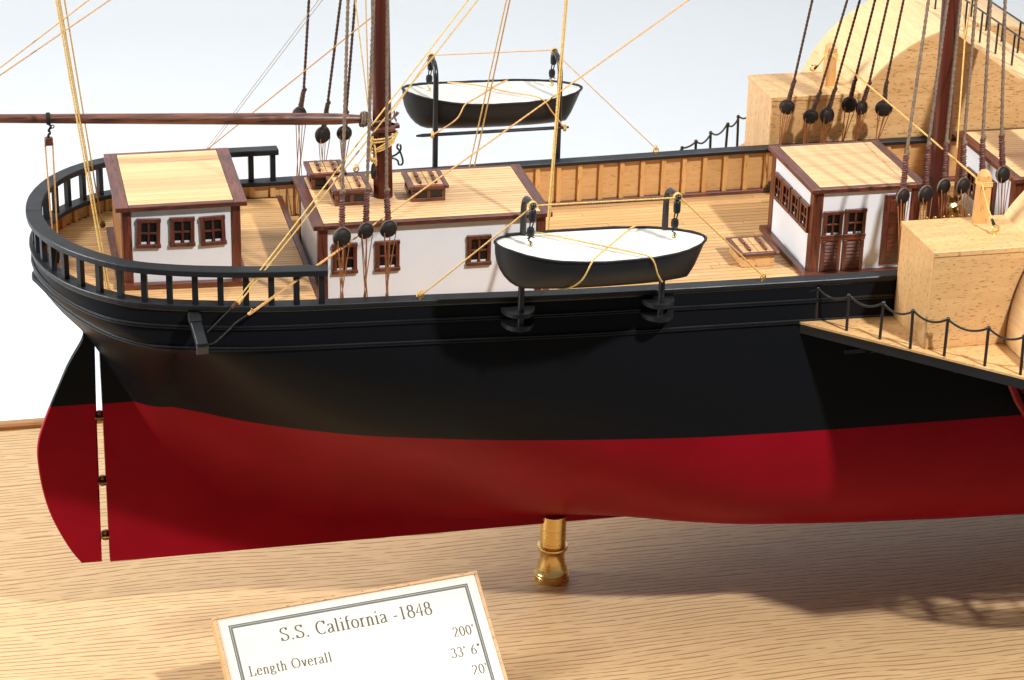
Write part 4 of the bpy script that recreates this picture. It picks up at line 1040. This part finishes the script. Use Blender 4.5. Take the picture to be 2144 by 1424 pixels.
t = poly_line('yellow cord from the near post down to the lid hook', [(37.12, -9.62, 19.80), (37.20, -10.2, 19.0), (37.26, -10.7, 18.55)], .045, 'rope_y', grp='paddle box cords')
MB().tube([(37.25, -10.68, 18.58), (37.29, -10.80, 18.42), (37.33, -10.90, 18.26)], [.05, .075, .06], 7).build('lashing', 'rope_k', t)
t = poly_line('short yellow cord from the far post to the lid hook', [(37.5, 10.6, 19.62), (37.45, 11.4, 18.8), (37.44, 11.9, 18.4)], .04, 'rope_y', grp='paddle box cords')
MB().tube([(37.45, 11.7, 18.56), (37.44, 12.05, 18.3), (37.44, 12.2, 18.2)], [.04, .07, .05], 7).build('lashing', 'rope_k', t)
poly_line('yellow guy line linking the near davits, tied down to the near cap', [(13.02, -7.95, 15.6), (17.05, -10.42, 20.18), (17.2, -10.55, 20.32), (17.4, -10.5, 20.32), (23.1, -10.48, 20.30), (23.3, -10.5, 20.30), (23.45, -10.45, 20.22), (27.96, -8.38, 15.66)], .040, 'rope_y')
poly_line('tan guy line linking the far davits, tied down to the far cap', [(12.94, 7.95, 15.7), (16.9, 10.4, 20.25), (17.0, 10.5, 20.34), (23.1, 10.48, 20.34), (23.2, 10.45, 20.25), (28.0, 8.4, 15.7)], .030, 'rope_o')
def tiedown(loc, label):
    x, y, z = loc; t = eye_hook((x, y, z), label, size=.20)
    r_ = random.Random(int(x * 7))
    for q in range(4): MB().sphere((x + r_.uniform(-.06, .06), y + r_.uniform(-.05, .05), z + .24 + q * .05), .07, 7, 5).build('knot', 'rope_y', t)
    MB().tube([(x, y, z + .35), (x - .16, y - .1, z + .3), (x - .2, y - .14, z + .2)], .03, 5).build('cord_end', 'rope_y', t)
tiedown((13.02, -7.95, zcap(13) - .01), 'brass eyebolt on the near cap abreast of the mizzen deckhouse')
tiedown((27.97, -8.38, zcap(28) - .01), 'brass eyebolt on the near cap beside the deck hatch')
tiedown((12.94, 7.95, zcap(13) - .01), 'brass eyebolt on the far cap seen behind the mizzen mast')
tiedown((28.0, 8.38, zcap(28) - .01), 'brass eyebolt on the far cap left of the chain posts')
# black stays from the bumpkin to the braces
t = thing('bumpkin_stay', (4.2, -8.5, 15), 'pair of thin black stays from the near bumpkin to the braces', 'stay')
MB().rope((4.0, -8.55, 14.85), (5.14, -8.22, 15.80), .03).build('stay_wire', 'rope_k', t)
MB().rope(None, None, .035, pts=catmull([(4.0, -8.9, 14.45), (4.3, -8.85, 14.52), (4.9, -8.65, 14.95), (5.2, -8.55, 15.2), (5.70, -8.46, 15.48)], 6)).build('stay_wire', 'rope_k', t)
MB().bar((5.08, -8.21, 15.72), (5.28, -8.19, 15.98), .14, .1, .02).build('toggle', 'mahogX', t)

# boom sheet tackle over the stern
t = thing('sheet_tackle', (-1.68, 0, zq(-1.7)), 'brown sheet block hung from the boom by black chain above the stern rail', 'tackle')
for q in range(3): MB().tube([(-1.70 + .05 * q, .235 * math.cos(a), 21.53 + .235 * math.sin(a)) for a in [2 * math.pi * i / 16 for i in range(16)]], .04, 6, closed=True).build('boom_strap', 'rope_k', t)
MB().rope(None, None, .05, pts=catmull([(-1.62, -.1, 21.30), (-1.56, -.1, 21.18), (-1.66, -.1, 21.05), (-1.60, -.08, 20.92), (-1.70, -.06, 20.80), (-1.66, 0, 20.68)], 5)).build('chain', 'rope_k', t)
MB().tube([(-1.50 + .07 * math.cos(a), -.1, 21.2 + .07 * math.sin(a)) for a in [2 * math.pi * i / 10 for i in range(10)]], .025, 5, closed=True).build('link', 'iron', t)
MB().box(-1.86, -1.50, -.14, .14, 20.34, 20.70, .05).build('sheet_block', 'mahogX', t)
MB().rope((-1.84, 0, 20.40), (-1.74, 0, 15.45), .035).build('fall', 'rope_o', t)
MB().rope((-1.52, 0, 20.40), (-1.56, 0, 15.45), .035).build('fall', 'rope_o', t)
MB().lathe([(.08, -.3), (.17, -.2), (.18, .15), (.07, .28)], (-1.66, 0, 15.25), n=10).build('deck_block', 'black', t)
MB().tube([(-1.66 + .1 * math.cos(a), -.1, 15.0 + .1 * math.sin(a)) for a in [2 * math.pi * i / 10 for i in range(10)]], .03, 5, closed=True).build('link', 'iron', t)
# small block at the foot of the far vang
t = thing('vang_block', (.62, 3.95, 14.95), 'tiny red-brown block at the foot of the far vang', 'block')
MB().lathe([(.07, -.15), (.13, -.1), (.13, .1), (.06, .16)], (.62, 3.92, 15.08), (0, 1, .3), 10).build('block_shell', 'mahogX', t)

# ------------------------------------------------------------------ chain railings on the sponsons
CP = [(30.46, 8.62, 14.97), (31.40, 9.95, 15.12), (32.50, 11.06, 15.15), (33.42, 12.24, 15.22), (34.56, 13.22, 15.17), (35.86, 14.48, 15.21), (36.98, 15.58, 15.22), (38.4, 15.75, 15.22), (39.9, 15.75, 15.22)]
def chain_rail(sgn, label):
    t = thing('chain_railing', (33.4, sgn * 12.2, 13.5), label, 'railing', 'chain railings')
    r_ = random.Random(8 + sgn)
    C_ = CP if sgn < 0 else [(29.85, 9.9, 15.1), (30.8, 10.62, 15.15), (31.97, 11.8, 15.15), (33.2, 13.0, 15.15), (34.2, 14.1, 15.15), (35.4, 15.2, 15.2), (36.9, 16.7, 15.2)]
    for (x, y, z) in C_:
        dx = r_.uniform(-.05, .05)
        MB().tube([(x, sgn * y, 13.49), (x + dx * .4, sgn * y, 14.3), (x + dx, sgn * y, z)], .07, 7).build('rail_post', 'iron', t)
        MB().sphere((x + dx, sgn * y, z + .02), .10, 8, 5).build('post_cap', 'iron', t)
    pts = [(29.3, 8.55, 14.92) if sgn < 0 else (28.9, 8.9, 14.9)] + C_
    for a, b in zip(pts[:-1], pts[1:]):
        a, b = Vector(a), Vector(b); sg = .30 if a.x > 30 else .1
        MB().tube([(a.lerp(b, i / 12).x, sgn * a.lerp(b, i / 12).y, a.lerp(b, i / 12).z + .02 - sg * 4 * (i / 12) * (1 - i / 12)) for i in range(13)], .05, 7).build('chain', 'iron', t)
chain_rail(-1, 'drooping black chain railing along the edge of the near sponson')
chain_rail(1, 'drooping black chain railing on the far sponson beyond the bulwark')

# ------------------------------------------------------------------ fife rail, pins and coil at the foot of the main mast
t = thing('fife_rail', (39.3, -.2, ZD), 'wooden pin rail with brass pins at the foot of the main mast', 'pin rail')
for (xx, yy) in ((38.3, -1.6), (40.4, -1.6), (38.3, 1.6), (40.4, 1.6)): MB().box(xx - .12, xx + .12, yy - .12, yy + .12, ZD, 14.6, .02).build('rail_leg', 'mahogZ', t)
MB().box(38.05, 40.65, -1.8, -1.45, 14.6, 14.78, .03).build('pin_bar', 'mahogX', t); MB().box(38.05, 40.65, 1.45, 1.8, 14.6, 14.78, .03).build('pin_bar', 'mahogX', t)
for yy in (-1.62, 1.62):
    for q in range(6):
        xx = 38.3 + q * .42
        MB().lathe([(.04, -.45), (.06, -.3), (.06, 0), (.11, .04), (.10, .12), (.06, .2), (.09, .32), (.11, .42), (.06, .5)], (xx, yy, 14.72), n=9).build('belaying_pin', 'brass', t)
t = thing('deck_winch', (40.5, 1.2, ZD), 'small brass and wood winch half hidden behind the near shrouds', 'winch')
MB().box(39.9, 41.1, .2, 2.6, ZD, 13.4, .03).build('winch_base', 'beechX', t)
for yy in (.4, 2.3): MB().box(40.2, 40.8, yy, yy + .2, 13.4, 15.0, .04).build('cheek', 'mahogZ', t)
MB().tube([(40.5, 0, 14.6), (40.5, 2.9, 14.6)], .12, 10).build('shaft', 'brass', t)
for yy in (.05, 1.4, 2.75): MB().lathe([(.2, -.2), (.48, -.18), (.32, -.05), (.30, .05), (.48, .18), (.2, .2)], (40.5, yy, 14.6), (0, 1, 0), 16).build('drum', 'brass', t)
for (xx, yy, zz) in ((39.9, .3, 14.9), (40.3, -.5, 15.0), (41.0, -.2, 14.5), (40.9, .9, 15.1)): MB().sphere((xx, yy, zz), .19, 10, 6).build('knob', 'brass_d', t)
t = thing('rope_coil', (38.5, 1.4, 14.4), 'bundle of yellow cord over the pin rail behind the near main shrouds', 'rope coil')
for q in range(4):
    MB().tube(catmull([(38.2 + .55 * math.cos(a) + .3, 1.3 + .55 * math.sin(a) * .5 - q * .12, 14.75 + .42 * math.sin(a) + .05 * q) for a in [2 * math.pi * i / 10 for i in range(10)]], 4, True), .055, 7, closed=True, lobes=2, pitch=.35).build('turn', 'rope_y', t)

# ------------------------------------------------------------------ display base, pedestal, nameplate
t = thing('display_base', (20, -10, -6.5), 'light oak display base board with a raised brown far edge under the ship', 'display base')
MB().box(-24, 78, -21.3, 21.3, -6.58, ZB, .05).build('board', 'oak', t, (20, -10, ZB))
MB().box(-24.4, 78, 21.3, 22.0, -6.58, ZB + .30, .10).build('edge_moulding', 'oak_edge', t)
px_ = 21.22
t = thing('support_pedestal', (px_, 0, ZB), 'turned brass pedestal holding up the keel', 'pedestal')
pr = [(.78, 0), (.79, .04), (.79, .28), (.755, .32), (.775, .36), (.775, .42), (.73, .47), (.66, .70), (.59, .95), (.555, 1.15), (.55, 1.3), (.57, 1.5), (.625, 1.66), (.70, 1.74), (.715, 1.80), (.70, 1.86), (.64, 1.88), (.58, 1.89)]
MB().lathe([(r_ * 1.08, h_) for r_, h_ in pr], (px_, 0, ZB), n=40).build('pedestal_foot', 'brass', t)
MB().lathe([(r_ * 1.1, h_) for r_, h_ in [(.575, 0), (.575, .13), (.555, .14), (.555, .165), (.575, .175), (.575, .28), (.555, .29), (.555, .315), (.575, .325), (.575, 1.02), (.56, 1.03), (.56, 1.05), (.575, 1.06), (.575, 1.75)]], (px_, 0, ZB + 1.80), n=40).build('pedestal_column', 'brass', t)
# nameplate: tilted 40 degrees, turned 9 degrees
th, ph = math.radians(9.0), math.radians(40.0)
TL = Vector((3.91, -7.71, .9)); PWID = 12.40
U = Vector((math.cos(th), math.sin(th), 0)); D = Vector((math.sin(th) * math.cos(ph), -math.cos(th) * math.cos(ph), -math.sin(ph))); NN = U.cross(-D).normalized()
if NN.z < 0: NN = -NN
PH = (TL.z - ZB - .03) / math.sin(ph)
def pp(a, b, h=0.0): return TL + U * a + D * b + NN * h
t = thing('nameplate', (10, -11, ZB), 'tilted ivory nameplate in a thin oak frame lettered with the ship name', 'nameplate')
MB().hexa(pp(PWID / 2, PH / 2, -.28), U * (PWID / 2), D * (PH / 2), NN * .20, .02).build('backing', 'beechX', t)
fr = .17
for (a0, a1, b0, b1) in ((0, PWID, 0, fr), (0, PWID, PH - fr, PH), (0, fr, fr + .002, PH - fr - .002), (PWID - fr, PWID, fr + .002, PH - fr - .002)):
    MB().hexa(pp((a0 + a1) / 2, (b0 + b1) / 2, .005), U * (a1 - a0) / 2, D * (b1 - b0) / 2, NN * .085, .03).build('frame_strip', 'beechX', t)
MB().hexa(pp(PWID / 2, PH / 2, -.03), U * (PWID / 2 - fr), D * (PH / 2 - fr), NN * .05, 0).build('plate', 'plate', t)
ml, mt = .60, .52
for nm, o_, w_ in (('border_line', 0, .065), ('border_line', .08, .09)):
    for (a0, a1, b0, b1) in ((ml + o_, PWID - ml - o_, mt + o_, mt + o_ + w_), (ml + o_, ml + o_ + w_, mt + o_ + w_, PH - .4), (PWID - ml - o_ - w_, PWID - ml - o_, mt + o_ + w_, PH - .4)):
        MB().hexa(pp((a0 + a1) / 2, (b0 + b1) / 2, .0225), U * (a1 - a0) / 2, D * (b1 - b0) / 2, NN * .0015, 0).build(nm, 'engrave_g', t)
# lettering drawn with a broad-nib pen: strokes in a unit em (x right, y up, cap height 1)
def arc(cx_, cy_, rx, ry, a0, a1, n=14): return [(cx_ + rx * math.cos(math.radians(a0 + (a1 - a0) * i / n)), cy_ + ry * math.sin(math.radians(a0 + (a1 - a0) * i / n))) for i in range(n + 1)]
def sf(x, y, w=.13): return [(x - w, y), (x + w, y)]
GL = {
 'S': (.60, [arc(.29, .75, .20, .22, 25, 190, 12) + [(.16, .60), (.30, .51), (.44, .42)] + arc(.29, .25, .22, .23, 20, -170, 12), [(.48, .98), (.47, .76)], [(.08, .02), (.075, .26)]]),
 'C': (.70, [arc(.39, .49, .31, .49, 50, 312, 22), [(.62, .98), (.62, .72)]]),
 'L': (.64, [[(.18, 0), (.18, .98)], sf(.18, .98, .14), [(.04, 0.01), (.54, .01)], [(.54, .01), (.59, .24)]]),
 'O': (.78, [arc(.39, .49, .33, .49, 90, 450, 28)]),
 '.': (.27, [[(.13, -.01), (.13, .11)]]),
 '-': (.36, [[(.05, .345), (.30, .345)], [(.05, .315), (.30, .315)]]),
 'a': (.46, [arc(.21, .50, .15, .15, 165, 20, 8) + [(.355, .35), (.36, .12), (.40, .03), (.46, .06)], [(.355, .38), (.2, .33), (.1, .25)] + arc(.175, .13, .12, .12, 150, 290, 8) + [(.355, .14)]]),
 'l': (.29, [[(.145, 0), (.145, 1.0), (.05, .96)], sf(.145, .008, .11)]),
 'i': (.29, [[(.145, 0), (.145, .66), (.05, .61)], sf(.145, .008, .11), [(.145, .86), (.145, .97)]]),
 'f': (.33, [[(.14, 0), (.14, .72)] + arc(.27, .82, .13, .17, 180, 60, 8), sf(.15, .008, .12), [(.03, .64), (.30, .64)]]),
 'o': (.51, [arc(.255, .325, .20, .325, 90, 450, 22)]),
 'r': (.36, [[(.13, 0), (.13, .66), (.03, .61)], [(.13, .46), (.2, .6), (.28, .655), (.34, .62)], sf(.13, .008, .12)]),
 'n': (.53, [[(.13, 0), (.13, .66), (.03, .61)], [(.13, .50), (.22, .62), (.31, .655), (.39, .58), (.405, .45), (.405, 0)], sf(.13, .008, .10), sf(.405, .008, .10)]),
 'e': (.46, [[(.07, .38), (.41, .38)] + arc(.24, .40, .175, .255, 0, 150, 10) + arc(.25, .32, .20, .32, 170, 320, 12)]),
 'g': (.50, [arc(.225, .46, .14, .19, 90, 450, 16), [(.34, .62), (.47, .62)], [(.13, .32), (.08, .2), (.2, .13), (.38, .1), (.44, .0)] + arc(.25, -.06, .19, .14, 0, -200, 12) + [(.14, .12)]]),
 't': (.31, [[(.15, .82), (.15, .12)] + arc(.23, .12, .08, .11, 180, 310, 6), [(.03, .64), (.29, .64)]]),
 'h': (.53, [[(.13, 0), (.13, 1.0), (.04, .96)], [(.13, .50), (.22, .62), (.31, .655), (.39, .58), (.405, .45), (.405, 0)], sf(.13, .008, .10), sf(.405, .008, .10)]),
 'v': (.50, [[(.10, .64), (.26, .02)], [(.26, .02), (.41, .64)], sf(.10, .645, .09), sf(.41, .645, .08)]),
 '1': (.50, [[(.26, 0), (.26, .98), (.13, .89)], sf(.26, .008, .12)]),
 '8': (.52, [arc(.255, .74, .155, .235, 90, 450, 20), arc(.255, .265, .20, .265, 90, 450, 22)]),
 '4': (.52, [[(.36, 0), (.36, .98), (.05, .30), (.48, .30)]]),
 '2': (.52, [arc(.24, .72, .18, .25, 165, -25, 14) + [(.06, .03), (.42, .03), (.47, .16)]]),
 '0': (.52, [arc(.255, .49, .20, .48, 90, 450, 24)]),
 '3': (.52, [arc(.23, .75, .165, .22, 160, -70, 12), arc(.22, .27, .21, .27, 75, -165, 14)]),
 '6': (.52, [[(.44, .98), (.28, .86), (.12, .62), (.07, .33)] + arc(.26, .29, .19, .28, 180, 520, 22)]),
 "'": (.20, [[(.12, 1.0), (.08, .76)]]), '"': (.34, [[(.12, 1.0), (.09, .76)], [(.25, 1.0), (.22, .76)]]), ' ': (.30, []),
}
def letters(name, text, a0, b0, hgt, track=0.0, stretch=1.0):
    mb = MB(); x = a0; lay = 0
    PA, PB = .068 * hgt, .030 * hgt
    for ch in text:
        adv, strokes = GL[ch]
        for stx in strokes:
            P2 = [Vector((x + p[0] * hgt * stretch, -p[1] * hgt, 0)) for p in stx]; n = len(P2); vs = []
            for i, p in enumerate(P2):
                d = (P2[min(i + 1, n - 1)] - P2[max(i - 1, 0)]).normalized(); nx, ny = -d.y, d.x
                w = math.sqrt((PA * nx) ** 2 + (PB * ny) ** 2)
                for s_ in (1, -1): q = p + Vector((nx, ny, 0)) * w * s_; vs.append(pp(q.x, b0 + q.y, .0225 + lay * .0007))
            mb.add(vs, [(2 * i, 2 * i + 1, 2 * i + 3, 2 * i + 2) for i in range(n - 1)]); lay = (lay + 1) % 5
        x += (adv * stretch + track) * hgt
    return mb.build(name, 'engrave', t, fix=False), x
letters('lettering', 'S.S. California -1848', 2.75, 1.66, .62, .06, 1.14)
letters('lettering', 'Length Overall', 1.0, 2.98, .46, .08, 1.12)
letters('lettering', "200'", 10.50, 2.92, .46, .08, 1.12)
letters('lettering', "33' 6\"", 10.15, 3.86, .46, .08, 1.12)
letters('lettering', "20'", 10.9, 4.80, .46, .08, 1.12)
